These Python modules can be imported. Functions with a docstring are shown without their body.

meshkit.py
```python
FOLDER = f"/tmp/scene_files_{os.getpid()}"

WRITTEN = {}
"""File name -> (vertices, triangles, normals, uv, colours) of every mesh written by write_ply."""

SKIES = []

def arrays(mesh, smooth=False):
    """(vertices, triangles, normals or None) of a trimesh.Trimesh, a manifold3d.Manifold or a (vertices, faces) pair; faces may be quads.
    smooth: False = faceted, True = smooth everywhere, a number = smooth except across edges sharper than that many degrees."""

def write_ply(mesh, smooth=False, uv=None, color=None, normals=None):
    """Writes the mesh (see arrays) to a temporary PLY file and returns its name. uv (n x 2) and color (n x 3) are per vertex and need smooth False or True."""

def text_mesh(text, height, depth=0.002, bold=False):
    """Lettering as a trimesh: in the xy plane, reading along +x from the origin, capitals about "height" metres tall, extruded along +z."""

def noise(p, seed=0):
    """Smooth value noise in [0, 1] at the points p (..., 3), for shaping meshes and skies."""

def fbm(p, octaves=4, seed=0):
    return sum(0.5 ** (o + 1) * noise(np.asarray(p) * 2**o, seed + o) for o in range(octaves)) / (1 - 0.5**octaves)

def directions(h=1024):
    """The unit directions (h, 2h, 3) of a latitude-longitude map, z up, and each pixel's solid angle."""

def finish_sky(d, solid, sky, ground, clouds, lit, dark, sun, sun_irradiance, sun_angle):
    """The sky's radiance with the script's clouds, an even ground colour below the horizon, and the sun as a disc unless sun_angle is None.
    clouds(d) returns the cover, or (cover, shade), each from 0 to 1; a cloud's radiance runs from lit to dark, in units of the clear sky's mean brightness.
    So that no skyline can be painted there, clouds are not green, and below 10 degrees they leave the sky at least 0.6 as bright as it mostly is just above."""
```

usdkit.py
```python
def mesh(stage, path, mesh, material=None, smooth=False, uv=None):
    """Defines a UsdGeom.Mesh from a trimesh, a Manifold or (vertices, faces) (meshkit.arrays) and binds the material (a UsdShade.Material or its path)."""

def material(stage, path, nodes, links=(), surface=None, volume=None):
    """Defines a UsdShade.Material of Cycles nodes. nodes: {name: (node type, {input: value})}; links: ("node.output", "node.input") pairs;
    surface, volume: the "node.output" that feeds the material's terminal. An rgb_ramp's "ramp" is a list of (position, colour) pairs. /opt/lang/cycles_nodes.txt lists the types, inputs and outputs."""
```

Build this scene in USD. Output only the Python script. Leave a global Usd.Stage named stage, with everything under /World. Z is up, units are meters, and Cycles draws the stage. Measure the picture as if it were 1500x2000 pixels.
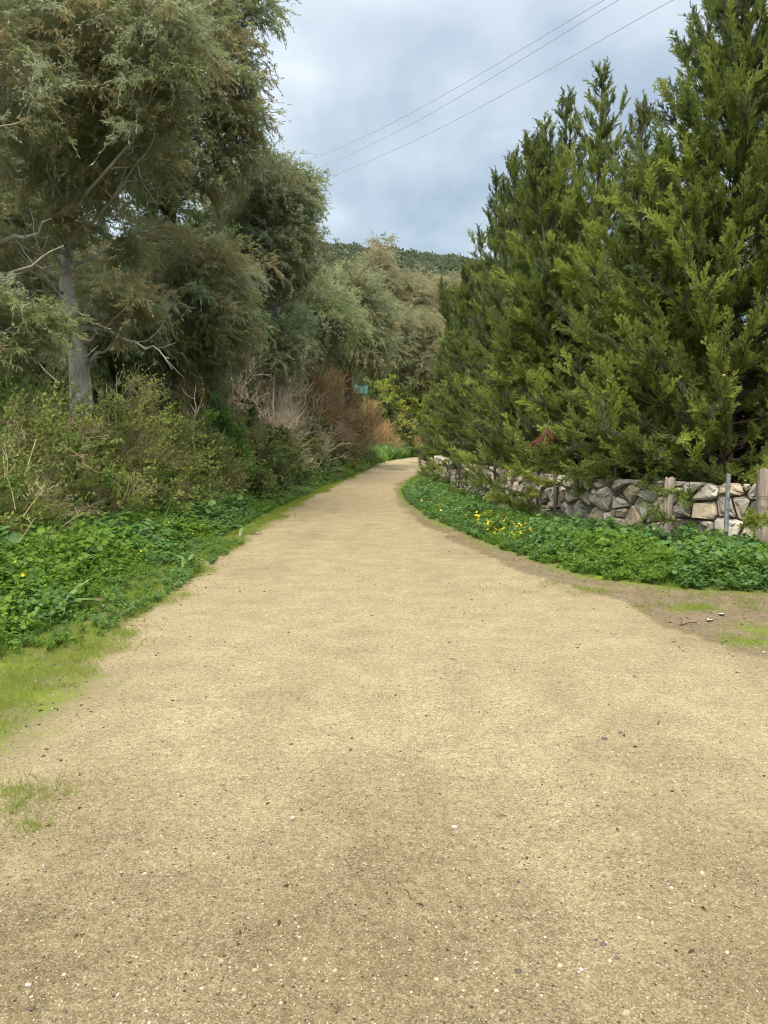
import math
import numpy as np
import shapely
import trimesh
import usdkit
from meshkit import fbm, noise
from scipy.spatial.transform import Rotation
from pxr import Gf, Sdf, Usd, UsdGeom, UsdLux, UsdShade, Vt

stage = Usd.Stage.CreateInMemory()
UsdGeom.SetStageUpAxis(stage, 'Z')
UsdGeom.Xform.Define(stage, '/World')
R = np.random.default_rng(11)

# ------------------------------------------------------------------ camera, sky, sun, exposure
EYE, PITCH, EXPOSURE = 1.55, math.radians(5.33), 2.3
SUN_DIR = np.array([-0.16, -0.50, 0.90])
SUN_DIR /= np.linalg.norm(SUN_DIR)
SUN_I, SUN_ANGLE, SKY_STRENGTH = 0.36, 30.0, 0.1

cam = UsdGeom.Camera.Define(stage, '/World/camera')
cam.CreateHorizontalApertureAttr(36.0)
cam.CreateFocalLengthAttr(36.0)
cam.CreateClippingRangeAttr(Gf.Vec2f(0.05, 3000))
cam.CreateExposureAttr(EXPOSURE)
cam.AddTranslateOp().Set((0, 0, EYE))
cam.AddRotateXOp().Set(90 - math.degrees(PITCH))

el, rot = math.asin(SUN_DIR[2]), math.atan2(SUN_DIR[0], SUN_DIR[1])
sky_mat = usdkit.material(stage, '/World/Looks/sky', {
    's': ('sky_texture', dict(sky_type='single_scattering', sun_disc=False, sun_elevation=el, sun_rotation=rot)),
    'g': ('geometry', {}),
    'x': ('separate_xyz', {}),
    'zc': ('math', dict(math_type='maximum', value2=0.0)),
    'za': ('math', dict(math_type='add', value2=0.22)),
    'inv': ('math', dict(math_type='divide', value1=1.0)),
    'pl': ('vector_math', dict(math_type='scale')),
    'mp': ('mapping', dict(scale=(1.0, 0.75, 1.0), location=(3.1, 1.7, 0.0))),
    'n1': ('noise_texture', dict(scale=1.15, detail=6.0, roughness=0.5, distortion=0.25)),
    'n2': ('noise_texture', dict(scale=3.1, detail=5.0, roughness=0.5)),
    'mx': ('mix_float', dict(fac=0.35)),
    'cr': ('rgb_ramp', {'ramp': [(0.37, (0.50, 0.59, 0.70)), (0.45, (0.70, 0.79, 0.88)), (0.52, (0.96, 1.03, 1.08)), (0.61, (1.40, 1.42, 1.43))]}),
    'er': ('rgb_ramp', {'ramp': [(0.0, (0.92, 1.07, 1.17)), (0.2, (1.05, 1.19, 1.27)), (0.35, (1.28, 1.38, 1.45)), (0.48, (1.66, 1.72, 1.77)), (0.62, (2.6, 2.63, 2.65)), (1.0, (5.0, 5.0, 4.95))]}),
    'cl': ('mix_color', dict(blend_type='multiply', fac=1.0, use_clamp=False)),
    'mix': ('mix_color', dict(blend_type='mix', fac=0.93)),
    'b': ('background_shader', dict(strength=SKY_STRENGTH))},
    [('g.position', 'x.vector'), ('x.z', 'zc.value1'), ('zc.value', 'za.value1'), ('za.value', 'inv.value2'), ('g.position', 'pl.vector1'), ('inv.value', 'pl.scale'), ('pl.vector', 'mp.vector'),
     ('mp.vector', 'n1.vector'), ('mp.vector', 'n2.vector'), ('n1.fac', 'mx.a'), ('n2.fac', 'mx.b'), ('mx.result', 'cr.fac'), ('zc.value', 'er.fac'),
     ('cr.color', 'cl.a'), ('er.color', 'cl.b'), ('s.color', 'mix.a'), ('cl.result', 'mix.b'), ('mix.result', 'b.color')], surface='b.background')
dome = UsdLux.DomeLight.Define(stage, '/World/sky')
UsdShade.MaterialBindingAPI.Apply(dome.GetPrim()).Bind(sky_mat)
dome.GetPrim().SetCustomDataByKey('kind', 'structure')
sun = UsdLux.DistantLight.Define(stage, '/World/sun')
sun.CreateNormalizeAttr(True)
sun.CreateIntensityAttr(SUN_I)
sun.CreateAngleAttr(SUN_ANGLE)
sun.CreateColorAttr(Gf.Vec3f(1.0, 0.93, 0.82))
q = Rotation.align_vectors([SUN_DIR], [[0, 0, 1]])[0].as_quat()
sun.AddOrientOp().Set(Gf.Quatf(float(q[3]), float(q[0]), float(q[1]), float(q[2])))

# ------------------------------------------------------------------ helpers
CP, SP = math.cos(PITCH), math.sin(PITCH)


def at(px, py, y):
    """The point at distance y on the line of sight through a place measured in the photograph."""
    u, v = (px - 750) / 1500, (1000 - py) / 1500
    s = y / (CP + v * SP)
    return np.array([u * s, y, EYE + s * (v * CP - SP)])


def G(px, py):
    u, v = (px - 750) / 1500, (1000 - py) / 1500
    s = -EYE / (v * CP - SP)
    return np.array([u * s, s * (CP + v * SP)])


used = {}


def path_for(name, parent='/World'):
    base = f'{parent}/{name}'
    k = used.get(base, 0)
    used[base] = k + 1
    return base if k == 0 else f'{base}_{k:03d}'


def tag(prim, label=None, cat=None, group=None, kind=None):
    p = prim.GetPrim() if hasattr(prim, 'GetPrim') else prim
    for k, v in (('label', label), ('category', cat), ('group', group), ('kind', kind)):
        if v:
            p.SetCustomDataByKey(k, v)
    return prim


def thing(name, label, cat, loc=(0, 0, 0), group=None, kind=None):
    x = UsdGeom.Xform.Define(stage, path_for(name))
    x.AddTranslateOp().Set(Gf.Vec3d(*map(float, loc)))
    return tag(x, label, cat, group, kind)


def part(parent, name, mesh, mat, smooth=False, label=None, kind=None):
    p = str(parent.GetPath()) if parent is not None else '/World'
    return tag(usdkit.mesh(stage, path_for(name, p), mesh, mat, smooth=smooth), label=label, kind=kind)


def cat_(meshes):
    """Joins (vertices, triangles) pairs."""
    vs, fs, n = [], [], 0
    for v, f in meshes:
        vs.append(v)
        fs.append(np.asarray(f) + n)
        n += len(v)
    return np.vstack(vs), np.vstack(fs)


def tube(points, radii, sides=6, cap=True, rough=0.0, seed=0):
    p = np.asarray(points, float)
    t = np.gradient(p, axis=0)
    t /= np.linalg.norm(t, axis=1, keepdims=True) + 1e-12
    ref = np.where(np.abs(t[:, 2:]) < 0.9, [0, 0, 1.0], [1.0, 0, 0])
    if (np.abs(t[:, 2]) < 0.9).any() and (np.abs(t[:, 2]) >= 0.9).any():
        ref = np.tile([0.31, 0.83, 0.46], (len(p), 1))
    a = np.cross(t, ref)
    a /= np.linalg.norm(a, axis=1, keepdims=True) + 1e-12
    b = np.cross(t, a)
    ang = np.arange(sides) * 2 * np.pi / sides
    r = np.broadcast_to(radii, (len(p),))[:, None, None]
    v = p[:, None] + r * (np.cos(ang)[None, :, None] * a[:, None] + np.sin(ang)[None, :, None] * b[:, None])
    if rough:
        k = 1 + rough * (fbm(v / (radii[0] * 1.7), 3, seed) - 0.5)[..., None] * 2
        v = p[:, None] + (v - p[:, None]) * k
    i, j = np.meshgrid(np.arange(len(p) - 1), np.arange(sides), indexing='ij')
    qd = np.stack([i * sides + j, i * sides + (j + 1) % sides, (i + 1) * sides + (j + 1) % sides, (i + 1) * sides + j], -1).reshape(-1, 4)
    f = np.vstack([qd[:, [0, 1, 2]], qd[:, [0, 2, 3]]])
    v = v.reshape(-1, 3)
    if cap:
        n = len(v)
        v = np.vstack([v, p[-1], p[0]])
        e = (len(p) - 1) * sides
        k = np.arange(sides)
        f = np.vstack([f, np.stack([e + k, e + (k + 1) % sides, np.full(sides, n)], 1), np.stack([(k + 1) % sides, k, np.full(sides, n + 1)], 1)])
    return v, f


def norm(v):
    return v / (np.linalg.norm(v, axis=-1, keepdims=True) + 1e-12)


def leaves(base, d, up, length, width, kind='lance', bend=0.15):
    """Flat-bladed leaves: base, direction, side reference; (vertices, triangles)."""
    base, d = np.atleast_2d(base), norm(np.atleast_2d(d))
    s = norm(np.cross(d, up) + 1e-9)
    n = np.cross(s, d)
    L, W = np.broadcast_to(length, len(base))[:, None], np.broadcast_to(width, len(base))[:, None]
    if kind == 'lance':
        prof = [(0, 0, 0), (0.4, -0.5, 0.5), (1.0, 0, -1), (0.4, 0.5, 0.5)]
        tri = [[0, 1, 2], [0, 2, 3]]
    elif kind == 'round':
        prof = [(0, 0, 0), (0.25, -0.45, 0.4), (0.72, -0.42, 0.3), (1.0, 0, -0.7), (0.72, 0.42, 0.3), (0.25, 0.45, 0.4), (0.5, 0, 0.0)]
        tri = [[0, 1, 6], [1, 2, 6], [2, 3, 6], [3, 4, 6], [4, 5, 6], [5, 0, 6]]
    else:  # blade
        prof = [(0, -0.5, 0), (0, 0.5, 0), (0.55, 0.35, 0.2), (0.55, -0.35, 0.2), (1.0, 0, -1)]
        tri = [[0, 1, 2], [0, 2, 3], [3, 2, 4]]
    v = np.stack([base + d * L * a + s * W * b + n * L * bend * c for a, b, c in prof], 1)
    f = (np.arange(len(base)) * len(prof))[:, None, None] + np.array(tri)[None]
    return v.reshape(-1, 3), f.reshape(-1, 3)


def rand_dirs(n, rng=R):
    return norm(rng.normal(size=(n, 3)))


def quats(dirs, roll=None, up=(0, 0, 1.0)):
    """Rotations whose x axis is dirs and whose z axis is as near to up as it can be, then rolled about x."""
    x = norm(np.asarray(dirs, float))
    upv = np.broadcast_to(up, x.shape).copy()
    upv[np.abs((x * upv).sum(1)) > 0.985] = [0.9, 0.3, 0.1]
    y = norm(np.cross(upv, x))
    z = np.cross(x, y)
    r = Rotation.from_matrix(np.stack([x, y, z], 2))
    if roll is not None:
        r = r * Rotation.from_euler('x', roll)
    return r.as_quat()


LIB, HOME = {}, {}


def proto(key, mesh, mat, smooth=False):
    LIB[key] = (mesh, mat, smooth)


def scatter(parent, name, keys, idx, pos, quat, scale, label=None, kind='stuff'):
    """A PointInstancer below parent. A prototype mesh is defined under the first instancer that uses it."""
    path = path_for(name, str(parent.GetPath()) if parent is not None else '/World')
    pi = UsdGeom.PointInstancer.Define(stage, path)
    for k in keys:
        if k not in HOME:
            HOME[k] = f'{path}/sprig/{k}'
            mesh, mat, smooth = LIB[k]
            usdkit.mesh(stage, HOME[k], mesh, mat, smooth=smooth)
    pi.CreatePrototypesRel().SetTargets([Sdf.Path(HOME[k]) for k in keys])
    n = len(pos)
    pi.CreateProtoIndicesAttr(Vt.IntArray.FromNumpy(np.asarray(idx, np.int32)))
    pi.CreatePositionsAttr(Vt.Vec3fArray.FromNumpy(np.asarray(pos, np.float32)))
    qh = np.asarray(quat, np.float32)
    pi.CreateOrientationsAttr(Vt.QuathArray([Gf.Quath(float(w), float(x), float(y), float(z)) for x, y, z, w in qh]))
    sc = np.asarray(scale, np.float32)
    if sc.ndim == 1:
        sc = np.repeat(sc[:, None], 3, 1)
    pi.CreateScalesAttr(Vt.Vec3fArray.FromNumpy(np.ascontiguousarray(sc)))
    return tag(pi, label=label, kind=kind)


def sample_poly(poly, n, rng=R, spacing=0.0):
    """n points in a shapely polygon; with spacing, far enough apart."""
    x0, y0, x1, y1 = poly.bounds
    pts = np.zeros((0, 2))
    for _ in range(60):
        c = rng.uniform([x0, y0], [x1, y1], (max(n, 50) * 3, 2))
        c = c[shapely.contains_xy(poly, c[:, 0], c[:, 1])]
        if spacing:
            for p in c:
                if len(pts) < n and (len(pts) == 0 or ((pts - p) ** 2).sum(1).min() > spacing ** 2):
                    pts = np.vstack([pts, p])
        else:
            pts = np.vstack([pts, c])
        if len(pts) >= n:
            break
    return pts[:n]


# ------------------------------------------------------------------ materials
def leaf_mat(name, stops, rough=0.55, trans=0.42, spec=0.25, var=0.5, tint=None, gain=1.35):
    """Leaves: tone varies from sprig to sprig and from leaf to leaf."""
    stops = [(p_, tuple(min(0.85, c * gain) for c in col)) for p_, col in stops]
    t = tint or [min(1, c * 1.5) for c in stops[len(stops) // 2][1]]
    return usdkit.material(stage, f'/World/Looks/{name}', {
        'o': ('object_info', {}), 'g': ('geometry', {}),
        'm': ('mix_float', dict(fac=var)),
        'r': ('rgb_ramp', {'ramp': stops}),
        'p': ('principled_bsdf', dict(roughness=rough, specular_ior_level=spec)),
        't': ('translucent_bsdf', dict(color=tuple(t))),
        'x': ('mix_closure', dict(fac=trans))},
        [('o.random', 'm.a'), ('g.random_per_island', 'm.b'), ('m.result', 'r.fac'), ('r.color', 'p.base_color'), ('p.BSDF', 'x.closure1'), ('t.BSDF', 'x.closure2')], surface='x.closure')


def rough_mat(name, ramp, scale=6.0, stretch=(1, 1, 1), bump=0.4, dist=0.02, rough=0.9, detail=6.0, spec=0.2):
    return usdkit.material(stage, f'/World/Looks/{name}', {
        'tc': ('texture_coordinate', {}), 'mp': ('mapping', dict(scale=stretch)),
        'n': ('noise_texture', dict(scale=scale, detail=detail, roughness=0.62)),
        'o': ('object_info', {}), 'a': ('math', dict(math_type='multiply_add', value2=0.22, value3=-0.11)), 'b': ('math', dict(math_type='add')),
        'r': ('rgb_ramp', {'ramp': ramp}),
        'u': ('bump', dict(strength=bump, distance=dist)),
        'p': ('principled_bsdf', dict(roughness=rough, specular_ior_level=spec))},
        [('tc.object', 'mp.vector'), ('mp.vector', 'n.vector'), ('o.random', 'a.value1'), ('a.value', 'b.value1'), ('n.fac', 'b.value2'), ('b.value', 'r.fac'), ('r.color', 'p.base_color'), ('n.fac', 'u.height'), ('u.normal', 'p.normal'), ('p.BSDF', 'p.BSDF')][:-1],
        surface='p.BSDF')


M = {}
# eucalyptus leaves: green-grey, tan (seed clusters), silvery
M['euc_green'] = leaf_mat('euc_green', [(0.0, (0.060, 0.074, 0.028)), (0.5, (0.105, 0.120, 0.050)), (1.0, (0.20, 0.205, 0.11))], rough=0.42, spec=0.4, gain=2.4)
M['euc_tan'] = leaf_mat('euc_tan', [(0.0, (0.085, 0.076, 0.035)), (0.5, (0.145, 0.127, 0.063)), (1.0, (0.25, 0.215, 0.125))], rough=0.5, spec=0.3, gain=2.3)
M['euc_grey'] = leaf_mat('euc_grey', [(0.0, (0.080, 0.090, 0.052)), (0.5, (0.145, 0.155, 0.095)), (1.0, (0.28, 0.285, 0.20))], rough=0.42, spec=0.4, gain=2.4)
M['far_tan'] = leaf_mat('far_tan', [(0.0, (0.115, 0.107, 0.058)), (0.5, (0.182, 0.163, 0.095)), (1.0, (0.27, 0.24, 0.152))], rough=0.6, gain=2.0)
M['far_green'] = leaf_mat('far_green', [(0.0, (0.075, 0.085, 0.042)), (0.5, (0.13, 0.14, 0.075)), (1.0, (0.21, 0.21, 0.12))], rough=0.6, gain=1.9)
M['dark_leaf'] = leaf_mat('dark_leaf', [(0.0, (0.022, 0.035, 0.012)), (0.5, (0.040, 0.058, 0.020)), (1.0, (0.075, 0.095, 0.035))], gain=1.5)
M['cyp'] = leaf_mat('cypress_leaf', [(0.0, (0.048, 0.066, 0.016)), (0.5, (0.094, 0.118, 0.028)), (0.85, (0.145, 0.163, 0.042)), (1.0, (0.21, 0.185, 0.07))], rough=0.6, trans=0.34, spec=0.2, var=0.45, gain=2.12)
M['cyp_gold'] = leaf_mat('cypress_gold', [(0.0, (0.10, 0.125, 0.025)), (0.6, (0.175, 0.190, 0.045)), (1.0, (0.27, 0.215, 0.075))], rough=0.6, trans=0.34, spec=0.2, var=0.55, gain=2.2)
M['cyp_dull'] = leaf_mat('cypress_dull', [(0.0, (0.050, 0.063, 0.030)), (0.5, (0.082, 0.098, 0.046)), (1.0, (0.13, 0.145, 0.075))], rough=0.65, trans=0.32, spec=0.2, var=0.45, gain=2.0)
M['cyp_dead'] = leaf_mat('cypress_dead', [(0.0, (0.11, 0.045, 0.025)), (1.0, (0.20, 0.09, 0.055))], rough=0.8, trans=0.1)
M['bramble'] = leaf_mat('bramble_leaf', [(0.0, (0.044, 0.060, 0.014)), (0.45, (0.090, 0.110, 0.026)), (0.8, (0.155, 0.158, 0.045)), (0.93, (0.17, 0.10, 0.035)), (1.0, (0.35, 0.27, 0.04))], var=0.62, gain=2.1)
M['bramble_dark'] = leaf_mat('bramble_dark_leaf', [(0.0, (0.028, 0.042, 0.012)), (0.5, (0.055, 0.072, 0.020)), (0.9, (0.10, 0.10, 0.035)), (1.0, (0.16, 0.10, 0.05))], var=0.6, gain=2.6)
M['shoot'] = leaf_mat('shoot_leaf', [(0.0, (0.085, 0.098, 0.026)), (0.5, (0.145, 0.153, 0.048)), (0.9, (0.225, 0.21, 0.085)), (1.0, (0.28, 0.17, 0.07))], var=0.6, gain=1.55)
M['ivy'] = leaf_mat('ivy_leaf', [(0.0, (0.035, 0.070, 0.012)), (0.5, (0.075, 0.130, 0.022)), (1.0, (0.15, 0.20, 0.04))], var=0.6, spec=0.35, rough=0.45, gain=1.7)
M['lime'] = leaf_mat('lime_leaf', [(0.0, (0.09, 0.11, 0.02)), (0.5, (0.18, 0.19, 0.03)), (1.0, (0.32, 0.29, 0.05))], var=0.6, gain=1.6)
M['herb'] = leaf_mat('herb_leaf', [(0.0, (0.042, 0.080, 0.010)), (0.5, (0.088, 0.145, 0.018)), (1.0, (0.165, 0.215, 0.035))], var=0.55, spec=0.3, trans=0.45, gain=1.75)
M['herb_blue'] = leaf_mat('herb_blue_leaf', [(0.0, (0.034, 0.074, 0.018)), (0.5, (0.070, 0.125, 0.032)), (1.0, (0.13, 0.19, 0.06))], var=0.55, spec=0.35, rough=0.45, trans=0.4, gain=1.75)
M['grass'] = leaf_mat('grass_blade', [(0.0, (0.060, 0.095, 0.012)), (0.5, (0.115, 0.160, 0.018)), (0.9, (0.19, 0.20, 0.035)), (1.0, (0.30, 0.25, 0.10))], var=0.6, trans=0.4, gain=1.5)
M['petal'] = leaf_mat('yellow_petal', [(0.0, (0.65, 0.45, 0.01)), (1.0, (0.80, 0.62, 0.03))], trans=0.3, gain=1.0)
M['white_petal'] = leaf_mat('white_petal', [(0.0, (0.6, 0.6, 0.55)), (1.0, (0.75, 0.75, 0.72))], trans=0.3, gain=1.0)
M['rust'] = leaf_mat('rust_twig', [(0.0, (0.12, 0.080, 0.038)), (0.5, (0.21, 0.135, 0.062)), (1.0, (0.31, 0.215, 0.105))], trans=0.0, rough=0.8, gain=1.9)
M['rust_leaf'] = leaf_mat('rust_leaf', [(0.0, (0.11, 0.07, 0.03)), (0.5, (0.16, 0.105, 0.042)), (1.0, (0.21, 0.16, 0.06))], trans=0.2, rough=0.8, gain=2.0)
M['twig'] = leaf_mat('grey_twig', [(0.0, (0.15, 0.12, 0.085)), (0.5, (0.26, 0.22, 0.165)), (1.0, (0.40, 0.36, 0.29))], trans=0.0, rough=0.85, var=0.5, gain=2.8)
M['twig_brown'] = leaf_mat('brown_twig', [(0.0, (0.07, 0.05, 0.03)), (0.5, (0.13, 0.095, 0.06)), (1.0, (0.22, 0.17, 0.11))], trans=0.0, rough=0.85, var=0.5, gain=1.8)
M['straw'] = leaf_mat('straw_stalk', [(0.0, (0.28, 0.20, 0.10)), (1.0, (0.50, 0.40, 0.22))], trans=0.0, rough=0.8, gain=1.15)
M['euc_bark'] = rough_mat('euc_bark', [(0.25, (0.18, 0.155, 0.12)), (0.42, (0.36, 0.33, 0.275)), (0.58, (0.55, 0.52, 0.46)), (0.8, (0.64, 0.61, 0.55))], scale=3.0, stretch=(1.6, 1.6, 0.5), bump=0.5, dist=0.03)
M['limb_bark'] = rough_mat('limb_bark', [(0.3, (0.15, 0.13, 0.10)), (0.5, (0.28, 0.25, 0.21)), (0.75, (0.42, 0.39, 0.34))], scale=4.0, bump=0.3)
M['brown_bark'] = rough_mat('brown_bark', [(0.3, (0.05, 0.036, 0.024)), (0.7, (0.16, 0.12, 0.085))], scale=5.0, stretch=(2, 2, 0.4), bump=0.6, dist=0.03)
M['stone'] = rough_mat('wall_stone', [(0.22, (0.19, 0.165, 0.135)), (0.40, (0.33, 0.295, 0.245)), (0.58, (0.45, 0.405, 0.34)), (0.8, (0.55, 0.50, 0.425))], scale=9.0, bump=1.0, dist=0.025, detail=9.0)
M['stone_warm'] = rough_mat('warm_wall_stone', [(0.22, (0.20, 0.16, 0.115)), (0.42, (0.37, 0.30, 0.21)), (0.6, (0.49, 0.41, 0.30)), (0.8, (0.56, 0.49, 0.37))], scale=8.0, bump=1.0, dist=0.025, detail=9.0)
M['stone_dark'] = rough_mat('dark_wall_stone', [(0.25, (0.15, 0.13, 0.11)), (0.5, (0.26, 0.23, 0.195)), (0.75, (0.38, 0.34, 0.29))], scale=10.0, bump=1.0, dist=0.025, detail=9.0)
M['core'] = rough_mat('wall_core', [(0.3, (0.12, 0.10, 0.078)), (0.7, (0.24, 0.205, 0.16))], scale=12.0)
M['post_wood'] = rough_mat('weathered_wood', [(0.25, (0.14, 0.105, 0.08)), (0.45, (0.30, 0.245, 0.195)), (0.65, (0.43, 0.37, 0.30)), (0.85, (0.52, 0.46, 0.38))], scale=9.0, stretch=(3.5, 3.5, 0.22), bump=0.7, dist=0.02)
M['dark_wood'] = rough_mat('dark_post_wood', [(0.3, (0.05, 0.04, 0.032)), (0.7, (0.14, 0.115, 0.095))], scale=9.0, stretch=(3.5, 3.5, 0.25), bump=0.6)
M['hill'] = rough_mat('hill_soil', [(0.3, (0.05, 0.06, 0.03)), (0.7, (0.10, 0.11, 0.06))], scale=0.08, bump=0)
M['netting'] = rough_mat('teal_netting', [(0.3, (0.045, 0.12, 0.10)), (0.7, (0.09, 0.20, 0.165))], scale=3.0, bump=0.2)
M['pebble'] = leaf_mat('pebble', [(0.0, (0.07, 0.055, 0.045)), (0.14, (0.20, 0.16, 0.115)), (0.4, (0.34, 0.275, 0.175)), (0.8, (0.47, 0.39, 0.26)), (0.96, (0.54, 0.47, 0.345)), (1.0, (0.66, 0.62, 0.53))], trans=0.0, rough=0.85, var=0.0, gain=0.66)
M['white_stone'] = rough_mat('pale_stone', [(0.3, (0.24, 0.22, 0.185)), (0.7, (0.37, 0.345, 0.30))], scale=20.0)
M['dark_stone'] = rough_mat('dark_stone', [(0.3, (0.05, 0.045, 0.04)), (0.7, (0.13, 0.11, 0.10))], scale=20.0)
M['stick'] = rough_mat('dead_stick', [(0.3, (0.05, 0.035, 0.025)), (0.7, (0.14, 0.10, 0.07))], scale=20.0)
M['dry_leaf'] = rough_mat('dry_leaf', [(0.3, (0.45, 0.40, 0.28)), (0.7, (0.62, 0.58, 0.45))], scale=20.0)
M['galv'] = usdkit.material(stage, '/World/Looks/galvanised', {
    'n': ('noise_texture', dict(scale=14.0, detail=5.0)), 'r': ('rgb_ramp', {'ramp': [(0.35, (0.16, 0.18, 0.19)), (0.65, (0.30, 0.33, 0.34))]}),
    'p': ('principled_bsdf', dict(metallic=0.45, roughness=0.55))}, [('n.fac', 'r.fac'), ('r.color', 'p.base_color')], surface='p.BSDF')
M['wire'] = usdkit.material(stage, '/World/Looks/cable', {'p': ('principled_bsdf', dict(base_color=(0.36, 0.40, 0.46), roughness=0.6))}, surface='p.BSDF')
M['rusty'] = usdkit.material(stage, '/World/Looks/rusty_wire', {'p': ('principled_bsdf', dict(base_color=(0.09, 0.06, 0.045), roughness=0.8))}, surface='p.BSDF')

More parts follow.
